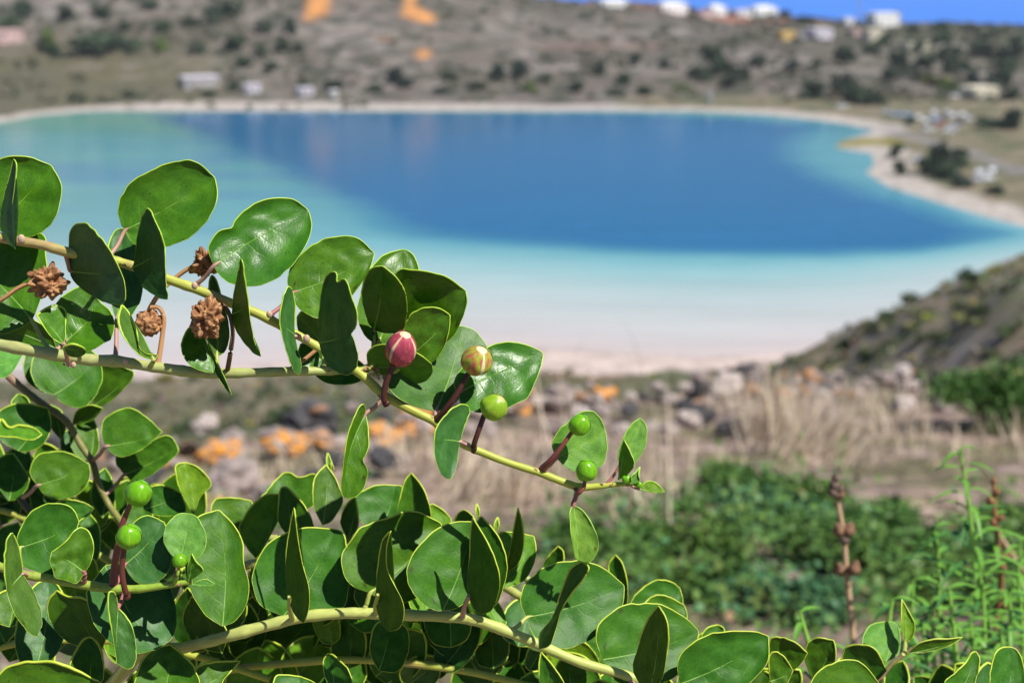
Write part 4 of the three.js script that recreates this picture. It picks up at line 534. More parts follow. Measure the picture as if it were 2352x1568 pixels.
// ================================================= branch A: the long shoot with the buds
const lineA = [[-160, 480, 60, 13], [-60, 530, 10, 12.5], [0, 546, 0, 12.5], [40, 553, 0, 12], [95, 562, 0, 12], [150, 578, 0, 12.5], [210, 588, 0, 11.5], [265, 600, 0, 11.5], [310, 613, 0, 11], [390, 643, 0, 11.5], [450, 664, 0, 12], [520, 692, 0, 11], [600, 724, 0, 11.5], [680, 768, 2, 10.5], [724, 793, 3, 10], [780, 828, 4, 10], [830, 860, 2, 10.5], [880, 905, 1, 10], [940, 940, 0, 10], [1000, 970, 0, 10], [1030, 1000, 0, 9], [1070, 1024, 0, 9], [1100, 1036, 0, 9.5], [1160, 1060, 0, 8.5], [1240, 1086, 0, 9], [1300, 1109, 0, 9.5], [1330, 1118, 0, 9.5], [1380, 1116, 0, 7], [1420, 1112, 0, 6], [1458, 1112, 0, 4.5]];
const A = branchOf('long caper shoot with pink and green round buds arching down over the lake', 0, 'green', lineA);
stem(A, lineA);
leaf(A, [-20, 522], [116, 380], [-60, 480, -55, 410, 0, 366, 60, 360], [30, 540, 75, 541, 118, 512, 138, 460, 138, 420], { z: 14, m: 'green', c: 2.5, g: [0.1, 0.1], p: [-30, 540] });
leaf(A, [34, 571], [30, 366], [14, 552, 0, 515, 8, 450, 19, 412], [30, 540, 27, 480, 33, 430, 37, 380], { z: -9, g: [-1.4, 0], m: 'blue', p: 0, nr: 1, w: 0.4, f: 0 });
leaf(A, [287, 529], [492, 408], [276, 512, 271, 481, 280, 449, 303, 417, 350, 390, 398, 373, 446, 370], [296, 548, 312, 562, 350, 569, 379, 567, 430, 548, 478, 503, 498, 449], { z: 10, p: [248, 590], c: 3.2, g: [0.1, 0.12], pm: 1, bow: 0.02 });
leaf(A, [160, 622], [277, 625], [157, 570, 162, 530, 180, 513, 200, 516, 225, 540, 255, 580], [165, 640, 190, 665, 230, 690, 265, 700, 284, 695, 288, 675, 284, 645], { z: -10, g: [-1.3, -0.2], m: 'blue', p: [150, 585], f: 0.2, pm: 1 });
leaf(A, [301, 616], [378, 568], [308, 599, 314, 551, 323, 506, 339, 479, 354, 503, 370, 540], [306, 619, 325, 656, 350, 675, 366, 685, 385, 686, 381, 653, 379, 608], { z: -12, g: [-1.25, -0.1], m: 'blue', p: [300, 613], f: 0.25 });
leaf(A, [491, 610], [707, 483], [481, 586, 479.5, 564, 497, 535, 513, 527, 526, 525, 531, 524, 536, 511, 561, 484, 596, 463, 634, 455, 675, 459], [500, 627, 522, 647, 548, 656, 573, 658, 612, 650, 656, 624, 688, 586, 710, 545, 715, 513], { z: 6, p: [446, 655], c: 2.6, g: [0.3, 0.3], pm: 1, bow: -0.02 });
leaf(A, [532, 722], [571, 700], [536, 680, 546, 628, 554, 593, 560, 630, 567, 672], [541, 757, 560, 786, 582, 809, 598, 817, 585, 785, 575, 738], { z: -12, g: [-1.6, -0.05], p: 0, f: 0.3, w: 0.4 });
leaf(A, [671, 673], [859, 582], [661, 655, 661, 634, 672, 608, 701, 576, 746, 549, 791, 543, 824, 548], [674, 684, 680, 701, 702, 720, 730, 730, 770, 712, 798, 690, 829, 653, 850, 615], { z: 12, p: [616, 725], c: 2, g: [0.15, 0.3], pm: 2 });
leaf(A, [677, 772], [642, 745], [676, 740, 677, 700, 671, 668, 660, 658, 648, 690, 642, 722], [683, 800, 691, 835, 688, 858, 675, 850, 660, 815, 648, 772], { z: -8, g: [1.2, 0.1], m: 'blue', p: [690, 772], w: 0.5 });
leaf(A, [733, 787], [806, 766], [731, 739, 737, 685, 748, 640, 765, 621, 774, 631, 773, 654, 781, 640, 794, 647, 805, 672, 818, 714, 818, 748], [737, 803, 749, 831, 772, 854, 797, 862, 816, 847, 822, 819, 814, 785], { z: -12, g: [-1.25, -0.15], m: 'blue', p: 0, f: 0.2 });
leaf(A, [868, 790], [925, 573], [845, 778, 824, 745, 822, 700, 842, 635, 878, 588], [905, 785, 950, 740, 968, 680, 962, 620, 947, 583], { z: 16, m: 'green', p: [850, 850], g: [0.3, 0.3] });
leaf(A, [859, 757], [877, 611], [845, 739, 834, 701, 831, 669, 839, 637, 855, 615], [880, 764, 912, 763, 929, 749, 935, 701, 928, 666, 912, 640, 891, 620], { z: -6, g: [-0.5, -0.9], m: 'green', p: [856, 845], f: 0.2, pm: 0 });
leaf(A, [905, 790], [1069, 668], [888, 740, 893, 680, 909, 627, 935, 619, 975, 623, 1025, 636], [950, 812, 1005, 797, 1040, 772, 1060, 735, 1072, 695], { z: 9, g: [-0.1, -0.3], p: [860, 860], c: 3, m: 'green' });
leaf(A, [945, 815], [1033, 724], [928, 785, 930, 745, 955, 714, 990, 706, 1015, 711], [985, 833, 1008, 816, 1024, 785, 1032, 752], { z: 2, g: [0.0, -0.15], p: [880, 870], c: 1.5, m: 'green', reach: 160 });
leaf(A, [845, 840], [991, 836], [843, 815, 855, 797, 885, 791, 925, 797, 965, 815], [860, 853, 900, 870, 940, 880, 975, 876, 993, 855], { z: 0, g: [-0.2, -0.8], p: [822, 850], f: -0.2, m: 'lime', pm: 0 });
leaf(A, [1000, 945], [1060, 749], [950, 932, 905, 905, 889, 878, 905, 840, 960, 790, 1020, 755], [1040, 930, 1080, 880, 1110, 830, 1117, 795, 1090, 760], { z: 20, g: [0.5, 0.55], m: 'blue', p: [1002, 968], c: 0.5 });
leaf(A, [1056, 901], [1247, 812], [1043, 888, 1044, 873, 1052, 857, 1071, 835, 1116, 800, 1148, 788, 1186, 787, 1227, 799], [1056, 923, 1075, 940, 1105, 947, 1167, 936, 1215, 906, 1241, 844], { z: 13, g: [0.2, 0.45], p: [1003, 960], pm: 2, m: 'green', bow: -0.02 });
leaf(A, [839, 950], [790, 1141], [836, 930, 828, 930, 812, 960, 797, 1005, 788, 1070, 783, 1120], [845, 985, 846, 1022, 838, 1047, 831, 1057, 838, 1067, 844, 1085, 839, 1112, 825, 1134, 803, 1145], { z: -6, g: [0.7, 0.1], m: 'green', p: [882, 912], pm: 1, bow: 0.07, f: 0.5 });
leaf(A, [1057, 1015], [997, 1010], [1064, 985, 1077, 948, 1071, 929, 1045, 934, 1018, 958, 1001, 985], [1052, 1040, 1048, 1070, 1038, 1094, 1027, 1099, 1009, 1080, 998, 1045], { z: -10, g: [0.9, 0.15], m: 'blue', p: [1075, 1022], pm: 1 });
leaf(A, [1278, 1050], [1389, 985], [1268, 1022, 1280, 994, 1307, 966, 1335, 947, 1360, 945, 1379, 962], [1300, 1073, 1328, 1084, 1360, 1080, 1385, 1066, 1394, 1035, 1393, 1005], { z: 9, g: [0.15, 0.2], m: 'young', p: [1242, 1080], pm: 2, pr: 0.0017, rim: 0.0003 });
leaf(A, [1316, 1160], [1328, 1287], [1309, 1176, 1310, 1203, 1314, 1244, 1322, 1280], [1338, 1172, 1358, 1200, 1374, 1241, 1372, 1268, 1355, 1291, 1340, 1290], { z: -5, g: [0.4, 0.3], m: 'young', p: [1328, 1120], pm: 2, f: 0.5, rim: 0.00026, bow: -0.03 });
leaf(A, [1425, 1066], [1470, 961], [1419, 1045, 1432, 1006, 1450, 975], [1450, 1072, 1480, 1030, 1486, 990, 1480, 970], { z: 4, g: [0.2, 0.2], m: 'young', p: [1393, 1112], pm: 2, pr: 0.0008, rim: 0.00026, c: 0.4 });
leaf(A, [1421, 1101], [1434, 1011], [1422, 1060, 1427, 1030], [1444, 1087, 1457, 1066, 1450, 1042], { z: -3, g: [-0.8, -0.1], m: 'lime', p: 0, rim: 0.00028, c: 0.3 });
leaf(A, [1470, 1124], [1527, 1129], [1482, 1108, 1500, 1106, 1516, 1117], [1490, 1130, 1510, 1131], { z: -4, g: [0, 0.5], m: 'lime', p: [1450, 1115], pr: 0.0006, rim: 0.0003, c: 0.2 });
bud(A, 921, 800, 38, 45, 'pink', -8, -0.32, [[902, 838, -8], [887, 878, -7], [881, 914, -5], [888, 930, -3]], 1.15);
bud(A, 1097, 827, 37, 35, 'blush', -6, -0.35, [[1079, 852], [1048, 906], [1020, 945, -4], [1003, 965, 0]], 0.4, [6, 6.5, 7.5, 11]);
bud(A, 1135.5, 934, 32, 32, 'lime', -6, -0.6, [[1113, 950], [1097, 995], [1089, 1020, -4], [1089, 1036, 0]], 0.9, [6.5, 6, 6.5, 8]);
bud(A, 1332, 975, 25.5, 25.5, 'green', -6, -0.4, [[1314, 992], [1283, 1035], [1262, 1060, -4], [1246, 1076, 0]], 0.2, [5, 5.5, 7, 9], stalkRed);
bud(A, 1347, 1080, 25, 26, 'green', -8, 0.1, [[1344, 1102], [1340, 1120], [1330, 1132], [1322, 1122, 0]], 0.7, [4.5, 4.5, 5, 6], stalkRed);
bud(A, 1440, 1100, 12, 11, 'green', -4, -0.5, [[1440, 1106], [1432, 1111], [1424, 1112, 0]], 0.7, [3, 3, 3], stalkGreen);
bud(A, 1468, 1113, 8, 8, 'green', -5, -0.5, [[1462, 1114], [1456, 1113], [1450, 1112, 0]], 0.7, [2.5, 2.5, 2.5], stalkGreen);
leaf(A, [1452, 1112], [1470, 1071], [1450, 1095, 1460, 1085], [1470, 1105, 1467, 1090], { z: -5, g: [0, 0.2], m: 'young', p: 0, small: 1, rim: 0.0004 });
scar(A, 48, 549, -11, 9); scar(A, 446, 656, -8, 7); scar(A, 618, 722, -8, 7); scar(A, 704, 778, -10, 8);

// ================================================= branch B: lower pale stem with the withered flowers
const lineB = [[-160, 740, 30, 15], [-40, 784, 4, 14.5], [0, 792, 2, 14], [100, 810, 0, 14.5], [200, 826, 0, 14], [262, 829, 0, 15], [310, 836, 0, 13], [370, 845, 0, 13], [450, 855, 0, 13], [520, 857, 0, 12.5], [600, 855, 0, 11.5], [700, 852, 2, 11.5], [760, 852, 5, 10.5], [830, 846, 8, 7], [870, 838, 9, 4]];
const Bb = branchOf('pale green caper stem with withered brown flowers below the long shoot', 4, 'green', lineB);
stem(Bb, lineB, 'stem', [[0.56, 0.58, 0.22], [0.52, 0.60, 0.16]], 0.12);
leaf(Bb, [267, 735], [275, 525], [255, 700, 245, 620, 248, 565, 262, 532], [300, 725, 322, 690, 328, 650, 320, 625, 322, 590, 305, 535], { z: 24, m: 'blue', p: [264, 828], g: [0.1, 0.4], pm: 1, reach: 160 });
leaf(Bb, [72, 735], [-70, 600], [40, 755, 0, 765, -50, 740], [88, 700, 106, 640, 103, 590, 98, 540, 40, 548, -30, 560], { z: 20, m: 'green', p: [120, 812], g: [0.2, 0.3] });
leaf(Bb, [128, 800], [-40, 745], [112, 760, 70, 733, 20, 740], [60, 806, 0, 800], { z: 34, m: 'green', p: [150, 818], g: [0.1, -0.3] });
leaf(Bb, [148, 785], [233, 698], [127, 745, 128, 700, 153, 674, 187, 658, 213, 676], [170, 797, 198, 806, 222, 798, 236, 788, 253, 778, 262, 745, 252, 715], { z: 12, m: 'green', p: [113, 812], g: [0.15, 0.4] });
leaf(Bb, [147, 792], [84, 724], [121, 777, 101, 752], [149, 765, 149, 745, 150, 718, 140, 705, 122, 702, 100, 711], { z: -8, g: [0.6, 0.9], m: 'green', p: [158, 838], f: 0.2, c: 0.5, rim: 0.0005 });
leaf(Bb, [145, 797], [197, 806], [165, 790, 188, 797], [155, 815, 176, 820, 192, 814], { z: -10, g: [0.2, -0.9], m: 'green', p: 0, c: 0.3, rim: 0.0005 });
leaf(Bb, [352, 827], [279, 701], [318, 814, 285, 775, 271, 735], [361, 815, 335, 812, 318, 795, 315, 770, 298, 724], { z: -8, g: [0.8, 0.5], m: 'blue', p: [345, 840], f: 0.2, rim: 0.0005 });
leaf(Bb, [488, 857], [445, 738], [452, 848, 427, 829, 416, 797, 425, 765], [492, 840, 480, 805, 470, 775, 462, 748], { z: -2, g: [0.3, 0.4], m: 'green', p: 0, f: 0.1 });
leaf(Bb, [497, 818], [486, 632], [478, 790, 472, 740, 478, 680, 480, 645], [515, 808, 525, 780, 524, 740, 510, 690, 497, 645], { z: 12, g: [0.5, 0.3], m: 'blue', p: [500, 855] });
leaf(Bb, [477, 785], [532, 908], [484, 830, 506, 876], [496, 828, 516, 868], { z: -5, g: [-1, 0], m: 'blue', p: 0, nr: 1, w: 0.3 });
leaf(Bb, [742, 792], [682, 728], [712, 792, 686, 762], [742, 760, 725, 722, 695, 714], { z: 18, g: [-0.3, -0.3], m: 'green', p: [745, 850] });
leaf(Bb, [850, 850], [724, 862], [800, 815, 750, 825], [832, 872, 797, 883, 750, 879], { z: 12, g: [0.1, 0.3], m: 'green', p: 0 });
leaf(Bb, [760, 852], [690, 790], [735, 862, 700, 850, 684, 820], [765, 830, 740, 800, 712, 785], { z: 22, g: [0.1, 0.3], m: 'green', p: 0 });
withered(Bb, 108, 648, 44, 42, -4, 1.3, [[76, 646], [40, 662], [0, 690], [-40, 712, 0], [-70, 770, 0]]);
withered(A, 470, 605, 34, 36, 8, 4.1, [[464, 604], [432, 617], [400, 640], [370, 668, 6], [345, 706, 8], [332, 740, 10]]);
withered(Bb, 342, 741, 38, 38, 2, 7.7, [[345, 706], [362, 706], [375, 725], [372, 770], [362, 838, 0]], dryStalk, 0.55);
withered(Bb, 474, 730, 42, 50, -12, 10.9, [[508, 698, -10], [522, 712, -10], [534, 760], [530, 800], [521, 856, 0]], dryStalkDark);
for (const [x0, y0, x1, y1] of [[287, 830, 300, 815], [168, 838, 160, 832]]) scar(Bb, x0, y0, -9, 6);
part(Bb.o, 'dry_stalk', tube([[668, 846, 2], [690, 832, 6], [728, 802, 8]].map(([x, y, z]) => at(x, y, FOCUS + (4 + z) / 1000).sub(Bb.o.position)), [0.0011, 0.001, 0.001], 8), dryStalk);

// ================================================= branch C: short sprig with the two green buds, lower left
const lineC = [[-120, 1270, 20, 11], [0, 1302, 0, 10.5], [50, 1319, 0, 10.5], [110, 1328, 0, 10], [200, 1344, 0, 11], [260, 1352, 0, 11], [320, 1352, 0, 9.5], [400, 1341, 0, 7.5], [440, 1336, 0, 6]];
const Cb = branchOf('short caper sprig with two green buds on red stalks at lower left', -6, 'green', lineC);
stem(Cb, lineC, 'stem', [[0.44, 0.55, 0.08], [0.36, 0.56, 0.05]], 0.25);
leaf(Cb, [50, 1318], [15, 1362], [49, 1290, 41, 1255, 30, 1228, 22, 1226, 12, 1255, 9, 1300, 11, 1330], [62, 1335, 78, 1362, 92, 1405, 92, 1443, 80, 1460, 60, 1448, 38, 1420, 22, 1385], { z: -14, g: [0.9, 0.15], m: 'blue', p: [62, 1320], rim: 0.0003 });
leaf(Cb, [45, 1258], [180, 1198], [38, 1240, 48, 1210, 72, 1175, 107, 1158, 145, 1158, 168, 1172], [48, 1295, 80, 1312, 125, 1325, 150, 1300, 165, 1250], { z: 10, g: [0.15, 0.2], m: 'green', p: [40, 1316], rim: 0.0003, c: 1.8 });
leaf(Cb, [193, 1315], [118, 1268], [208, 1290, 214, 1255, 206, 1227, 189, 1212, 172, 1217, 152, 1242, 135, 1256], [175, 1339, 152, 1333, 127, 1326, 121, 1310, 114, 1290], { z: -6, g: [0.2, 0.35], m: 'green', p: [193, 1343], rim: 0.0003, w: 2.4, pm: 2 });
leaf(Cb, [285, 1298], [376, 1200], [280, 1265, 290, 1225, 312, 1196, 340, 1184], [303, 1327, 332, 1345, 365, 1335, 390, 1300, 392, 1250], { z: 14, g: [0.2, 0.25], m: 'blue', p: [262, 1348], pm: 2, rim: 0.00028 });
leaf(Cb, [410, 1287], [433, 1180], [395, 1276, 379, 1253, 376, 1231, 385, 1202, 408, 1181], [428, 1292, 455, 1280, 471, 1257, 472, 1228, 459, 1199, 446, 1184], { z: 8, g: [0.15, 0.35], m: 'young', p: [400, 1340], rim: 0.00025, c: 0.3, pm: 2 });
leaf(Cb, [240, 1300], [360, 1491], [205, 1345, 199, 1375, 206, 1410, 225, 1447, 262, 1482, 310, 1500], [300, 1290, 360, 1315, 390, 1350, 404, 1400, 405, 1430, 393, 1466], { z: 26, g: [0.5, 0.6], m: 'blue', p: 0, rim: 0.0003 });
leaf(Cb, [270, 1395], [268, 1523], [265, 1368, 253, 1358, 247, 1375, 250, 1415, 258, 1460, 264, 1500], [293, 1422, 306, 1451, 312, 1492, 309, 1522, 296, 1537, 280, 1531], { z: -12, g: [0.6, 0.2], m: 'blue', p: [288, 1354], pm: 2, f: 0.4, rim: 0.00034, bow: 0.02 });
leaf(Cb, [432, 1335], [440, 1272], [430, 1310, 434, 1286], [452, 1322, 466, 1308, 450, 1290], { z: -3, g: [-0.5, -0.2], m: 'lime', p: 0, rim: 0.0003, c: 0.3 });
leaf(Cb, [440, 1343], [493, 1341], [458, 1333, 474, 1331], [460, 1346, 480, 1345], { z: -4, g: [0, 0.4], m: 'young', p: 0, rim: 0.0003, c: 0.2 });
bud(Cb, 318, 1131, 31, 31, 'green', -8, -0.5, [[300, 1154], [281, 1202, -6], [269, 1260, -4], [262, 1305, -1], [260, 1345, 0]], 0.9, [5.5, 7, 8, 9, 11], stalkRed);
bud(Cb, 295, 1231, 29, 30, 'green', -16, -0.1, [[284, 1258], [279, 1307, -14], [284, 1346, -12], [292, 1371, -8], [289, 1358, 0]], 0.3, [6.5, 7, 7, 7.5, 7.5], std({ color: lin(0.13, 0.035, 0.025), roughness: 0.42 }));
bud(Cb, 412, 1287, 17, 17, 'green', -6, -0.2, [[410, 1302], [407, 1320], [400, 1339, 0]], 0.2, [3, 4, 6], stalkGreen);

// ================================================= branch D: the thick bottom stem and its rows of leaves
const lineD = [[300, 1520, 70, 14], [420, 1488, 30, 14], [520, 1462, 2, 14], [600, 1440, 0, 14], [700, 1416, 0, 14], [800, 1408, 0, 13.5], [860, 1409, 0, 13], [950, 1413, 0, 13], [1050, 1418, 0, 13], [1100, 1427, 0, 13], [1200, 1464, 0, 12.5], [1250, 1486, 0, 12.5], [1330, 1520, 0, 12], [1440, 1552, 0, 11.5], [1500, 1576, 0, 11], [1600, 1620, 10, 10]];
const D = branchOf('thick yellow green caper stem arching along the bottom under upright leaves', 22, 'green', lineD);
D.rim = 0.00034;
stem(D, lineD, 'stem', [[0.66, 0.72, 0.2], [0.62, 0.7, 0.16]], 0.05);
const stemD2 = [[540, 1305, 60, 11], [600, 1292, 60, 11], [900, 1300, 62, 10], [1130, 1335, 62, 10], [1200, 1372, 55, 10], [1260, 1400, 50, 9]];
stem(D, stemD2, 'side_stem', [[0.58, 0.60, 0.18], [0.54, 0.58, 0.14]], 0.05);
const dl = (b, t, l, r, o) => leaf(D, b, t, l, r, { yl: 1, reach: 70, ...o });
dl([510, 1438], [502, 1172], [470, 1410, 437, 1355, 425, 1300, 430, 1230, 455, 1187], [540, 1425, 566, 1385, 570, 1338, 559, 1295, 556, 1245, 535, 1205], { z: -6, g: [0.25, 0.3], p: 0 });
dl([650, 1415], [770, 1216], [600, 1390, 583, 1350, 582, 1310, 600, 1270, 630, 1238, 690, 1213], [720, 1412, 785, 1398, 800, 1340, 797, 1270, 788, 1226], { z: 10, g: [0.2, 0.3], c: 1.8 });
dl([698, 1430], [675, 1167], [683, 1420, 665, 1385, 657, 1330, 658, 1260, 667, 1205], [709, 1395, 709, 1350, 696, 1300, 685, 1240, 680, 1200], { z: -22, g: [-1.3, -0.1], m: 'green', p: 0, pq: [672, 1426, 664, 1370], nr: 1, w: 0.5 });
dl([850, 1362], [1012, 1202], [805, 1342, 786, 1305, 786, 1270, 800, 1250, 822, 1216, 853, 1201, 885, 1192, 930, 1175, 965, 1178], [900, 1385, 950, 1375, 1000, 1330, 1022, 1260], { z: 10, g: [0.25, 0.3], p: [832, 1408], pm: 0, w: 1.6 });
dl([893, 1449], [897, 1220], [873, 1425, 863, 1380, 866, 1320, 873, 1265, 880, 1238], [916, 1443, 928, 1412, 923, 1377, 908, 1348, 890, 1307, 888, 1260], { z: -24, g: [-1.2, -0.25], m: 'green', p: 0, pq: [864, 1410, 868, 1365], nr: 1, w: 0.6 });
dl([1017, 1402], [1084, 1199], [994, 1400, 960, 1375, 939, 1343, 934, 1313, 944, 1280, 970, 1246, 1011, 1211, 1046, 1199], [1050, 1395, 1090, 1360, 1110, 1300, 1105, 1230], { z: 0, g: [0.25, 0.3] });
dl([1105, 1410], [1086, 1190], [1085, 1392, 1074, 1345, 1079, 1275, 1081, 1220], [1130, 1400, 1146, 1355, 1147, 1322, 1138, 1288, 1122, 1250, 1102, 1215], { z: -20, g: [-1.2, -0.3], m: 'green', p: 0, pq: [1062, 1420, 1077, 1368], pm: 1, nr: 1 });
dl([1120, 1400], [1105, 1186], [1090, 1350, 1085, 1270, 1090, 1210], [1142, 1384, 1158, 1342, 1164, 1292, 1148, 1240, 1124, 1205], { z: -5, g: [-0.2, 0.1], p: 0 });
dl([1060, 1260], [1066, 1171], [1040, 1230, 1045, 1192, 1055, 1176], [1085, 1230, 1090, 1195, 1078, 1178], { z: 25, g: [-0.9, -0.2], m: 'green', p: 0 });
dl([1170, 1310], [1190, 1167], [1166, 1290, 1173, 1255, 1182, 1205], [1185, 1300, 1196, 1280, 1203, 1245, 1200, 1202], { z: 18, g: [-1.3, -0.2], m: 'green', p: 0, nr: 1 });
dl([1160, 1350], [1226, 1232], [1140, 1310, 1138, 1260, 1148, 1225, 1180, 1223], [1203, 1333, 1227, 1292, 1231, 1260], { z: 30, g: [0.2, 0.4], p: 0, m: 'lime' });
dl([1210, 1418], [1433, 1345], [1196, 1385, 1201, 1350, 1228, 1319, 1257, 1300, 1298, 1291, 1340, 1288, 1393, 1310], [1228, 1462, 1265, 1487, 1315, 1485, 1368, 1460, 1410, 1430, 1431, 1385], { z: 18, g: [0.25, 0.35], p: [1170, 1450], pm: 0 });
dl([1238, 1490], [1335, 1290], [1240, 1455, 1268, 1418, 1285, 1370, 1296, 1340, 1312, 1305], [1262, 1482, 1277, 1445, 1290, 1400, 1315, 1360, 1340, 1330, 1352, 1302], { z: -14, g: [-1.0, 0.1], m: 'blue', p: 0, nr: 1 });
dl([1385, 1515], [1605, 1450], [1370, 1470, 1375, 1435, 1395, 1415, 1430, 1392, 1473, 1387, 1520, 1390, 1575, 1420], [1410, 1560, 1470, 1580, 1540, 1560, 1590, 1510], { z: 12, g: [0.25, 0.4], p: 0 });
dl([1490, 1600], [1513, 1392], [1455, 1540, 1465, 1490, 1480, 1440, 1498, 1408], [1520, 1560, 1530, 1515, 1536, 1460, 1530, 1420], { z: -14, g: [-1.1, -0.2], m: 'green', p: [1440, 1552] });
dl([1565, 1570], [1765, 1462], [1556, 1530, 1567, 1500, 1595, 1475, 1635, 1456, 1685, 1450, 1735, 1451], [1590, 1610, 1660, 1610, 1720, 1570, 1763, 1520], { z: 0, g: [0.1, 0.2], p: 0, c: 2.5 });
dl([1770, 1530], [1855, 1500], [1766, 1490, 1772, 1467, 1795, 1464, 1828, 1476], [1800, 1545, 1835, 1530], { z: 25, g: [-0.4, 0], m: 'green', p: 0 });
dl([1770, 1565], [1822, 1540], [1766, 1520, 1775, 1497, 1800, 1507], [1800, 1580], { z: 8, g: [0, 0.1], p: 0 });
dl([1870, 1565], [1915, 1471], [1850, 1520, 1855, 1480, 1878, 1465], [1900, 1555, 1918, 1520, 1920, 1490], { z: 28, g: [-0.5, 0], m: 'green', p: 0 });
dl([1935, 1550], [2037, 1540], [1935, 1515, 1945, 1487, 1978, 1480, 2012, 1492], [1975, 1575, 2015, 1562], { z: 26, g: [-0.4, 0], m: 'green', p: 0 });
dl([1880, 1630], [2020, 1570], [1862, 1590, 1870, 1555, 1900, 1530, 1945, 1515, 1985, 1527], [1940, 1640, 2000, 1610], { z: -6, g: [0.1, 0.3], p: 0 });
dl([2035, 1520], [2052, 1429], [1990, 1500, 1982, 1468, 1998, 1438, 2025, 1429], [2065, 1500, 2068, 1460, 2062, 1438], { z: 55, g: [0.3, 0.5], m: 'young', p: 0, rim: 0.0003 });
dl([2080, 1478], [2072, 1376], [2073, 1450, 2071, 1410], [2097, 1463, 2102, 1435, 2088, 1404], { z: 50, g: [0.1, 0.3], m: 'lime', p: [2078, 1500], rim: 0.0003 });
dl([2090, 1500], [2212, 1463], [2110, 1478, 2145, 1468, 2180, 1467], [2130, 1497, 2170, 1487, 2195, 1475], { z: 45, g: [0.1, -0.2], m: 'green', p: 0, rim: 0.00035 });
dl([2200, 1600], [2243, 1497], [2170, 1570, 2195, 1545, 2220, 1520, 2232, 1500], [2230, 1590, 2245, 1550, 2251, 1515], { z: 20, g: [0.2, 0.3], p: 0 });
dl([2310, 1640], [2320, 1486], [2280, 1600, 2275, 1550, 2286, 1503, 2302, 1488], [2350, 1610, 2355, 1560, 2348, 1515, 2335, 1492], { z: 15, g: [0.2, 0.3], p: 0 });
stem(D, [[1990, 1620, 60, 6], [2040, 1535, 58, 5], [2075, 1505, 56, 4.5], [2100, 1485, 54, 3.5]], 'side_stem', [[0.42, 0.34, 0.14], [0.46, 0.42, 0.14]], 0.4);
dl([1290, 1620], [1243, 1498], [1245, 1580, 1238, 1530], [1300, 1580, 1272, 1532], { z: -4, g: [-0.5, 0], p: 0, m: 'green' });
dl([1310, 1600], [1300, 1508], [1275, 1560, 1280, 1525], [1345, 1570, 1340, 1530], { z: 25, g: [0.2, 0.3], p: 0 });
dl([870, 1540], [895, 1425], [850, 1500, 855, 1450, 870, 1428], [915, 1540, 938, 1490, 932, 1440], { z: 40, g: [0.3, 0.4], p: 0 });
dl([770, 1610], [752, 1501], [748, 1560, 742, 1520], [808, 1580, 800, 1540, 785, 1522, 766, 1505], { z: 10, g: [-0.5, 0.2], m: 'green', p: 0 });
dl([670, 1640], [690, 1554], [625, 1600, 632, 1556, 650, 1550], [720, 1620, 728, 1575], { z: 5, g: [0.2, 0.5], p: 0 });
dl([1395, 1640], [1375, 1560], [1350, 1620, 1350, 1580], [1420, 1620, 1410, 1575], { z: 10, p: 0 });

// ================================================= the row behind branch D
const lineE = [[360, 1260, 40, 9], [460, 1225, 5, 9], [600, 1235, 0, 9], [800, 1240, 0, 9], [1000, 1250, 0, 8.5], [1150, 1300, 5, 8], [1350, 1400, 10, 8], [1500, 1440, 10, 7.5], [1650, 1490, 10, 7]];
const E = branchOf('row of upright round caper leaves standing just behind the thick bottom stem', 115, 'green', lineE);
E.rim = 0.00038;
stem(E, lineE, 'stem', [[0.5, 0.56, 0.16], [0.5, 0.56, 0.14]], 0.1);
const el = (b, t, l, r, o) => leaf(E, b, t, l, r, { yl: 1, reach: 60, ...o });
el([445, 1185], [425, 1063], [425, 1150, 408, 1110, 403, 1070], [457, 1145, 478, 1122, 484, 1108, 468, 1086, 448, 1070], { z: 0, m: 'lime', g: [0.3, 0.2] });
el([545, 1230], [575, 1150], [490, 1200, 485, 1160, 500, 1145, 540, 1144], [580, 1220, 590, 1180], { z: 10 });
el([330, 1170], [415, 1133], [325, 1140, 350, 1117, 385, 1117], [370, 1185, 425, 1175], { z: 5, p: 0 });
el([590, 1285], [640, 1136], [565, 1255, 549, 1215, 562, 1185, 584, 1156, 612, 1136], [615, 1240, 640, 1190, 645, 1155], { z: -20, m: 'lime', g: [0.2, 0.3] });
el([670, 1240], [650, 1118], [640, 1200, 640, 1150, 643, 1125], [715, 1235, 720, 1205, 702, 1166, 678, 1137, 660, 1120], { z: -30, m: 'green', g: [-0.1, 0.2] });
el([680, 1180], [650, 1087], [600, 1160, 592, 1150, 616, 1124, 630, 1106], [730, 1150, 725, 1092, 700, 1094, 683, 1096, 665, 1086], { z: 20, g: [0.2, 0.3] });
el([740, 1205], [748, 1068], [720, 1160, 722, 1100], [760, 1197, 782, 1165, 787, 1145, 780, 1122, 768, 1095], { z: -25, m: 'blue', g: [0.5, 0.3] });
el([765, 1100], [752, 1038], [750, 1065], [759, 1062, 770, 1085], { z: 15, m: 'lime', p: 0, small: 1 });
el([800, 1240], [815, 1140], [782, 1200, 795, 1160], [822, 1210, 821, 1170], { z: -20, m: 'green', g: [-1, 0] });
el([870, 1220], [910, 1115], [820, 1190, 815, 1145, 850, 1119, 880, 1114], [920, 1205, 935, 1150, 925, 1120], { z: -5 });
el([950, 1215], [944, 1087], [915, 1180, 920, 1138, 930, 1104], [988, 1190, 979, 1138, 963, 1108], { z: -22, g: [-0.4, 0], f: 0.4 });
el([990, 1220], [1036, 1191], [975, 1190, 985, 1160, 1010, 1166], [1030, 1215], { z: -5, m: 'lime' });
el([1098, 1195], [1095, 1156], [1092, 1175], [1101, 1175], { z: 10, m: 'lime', small: 1, p: 0 });
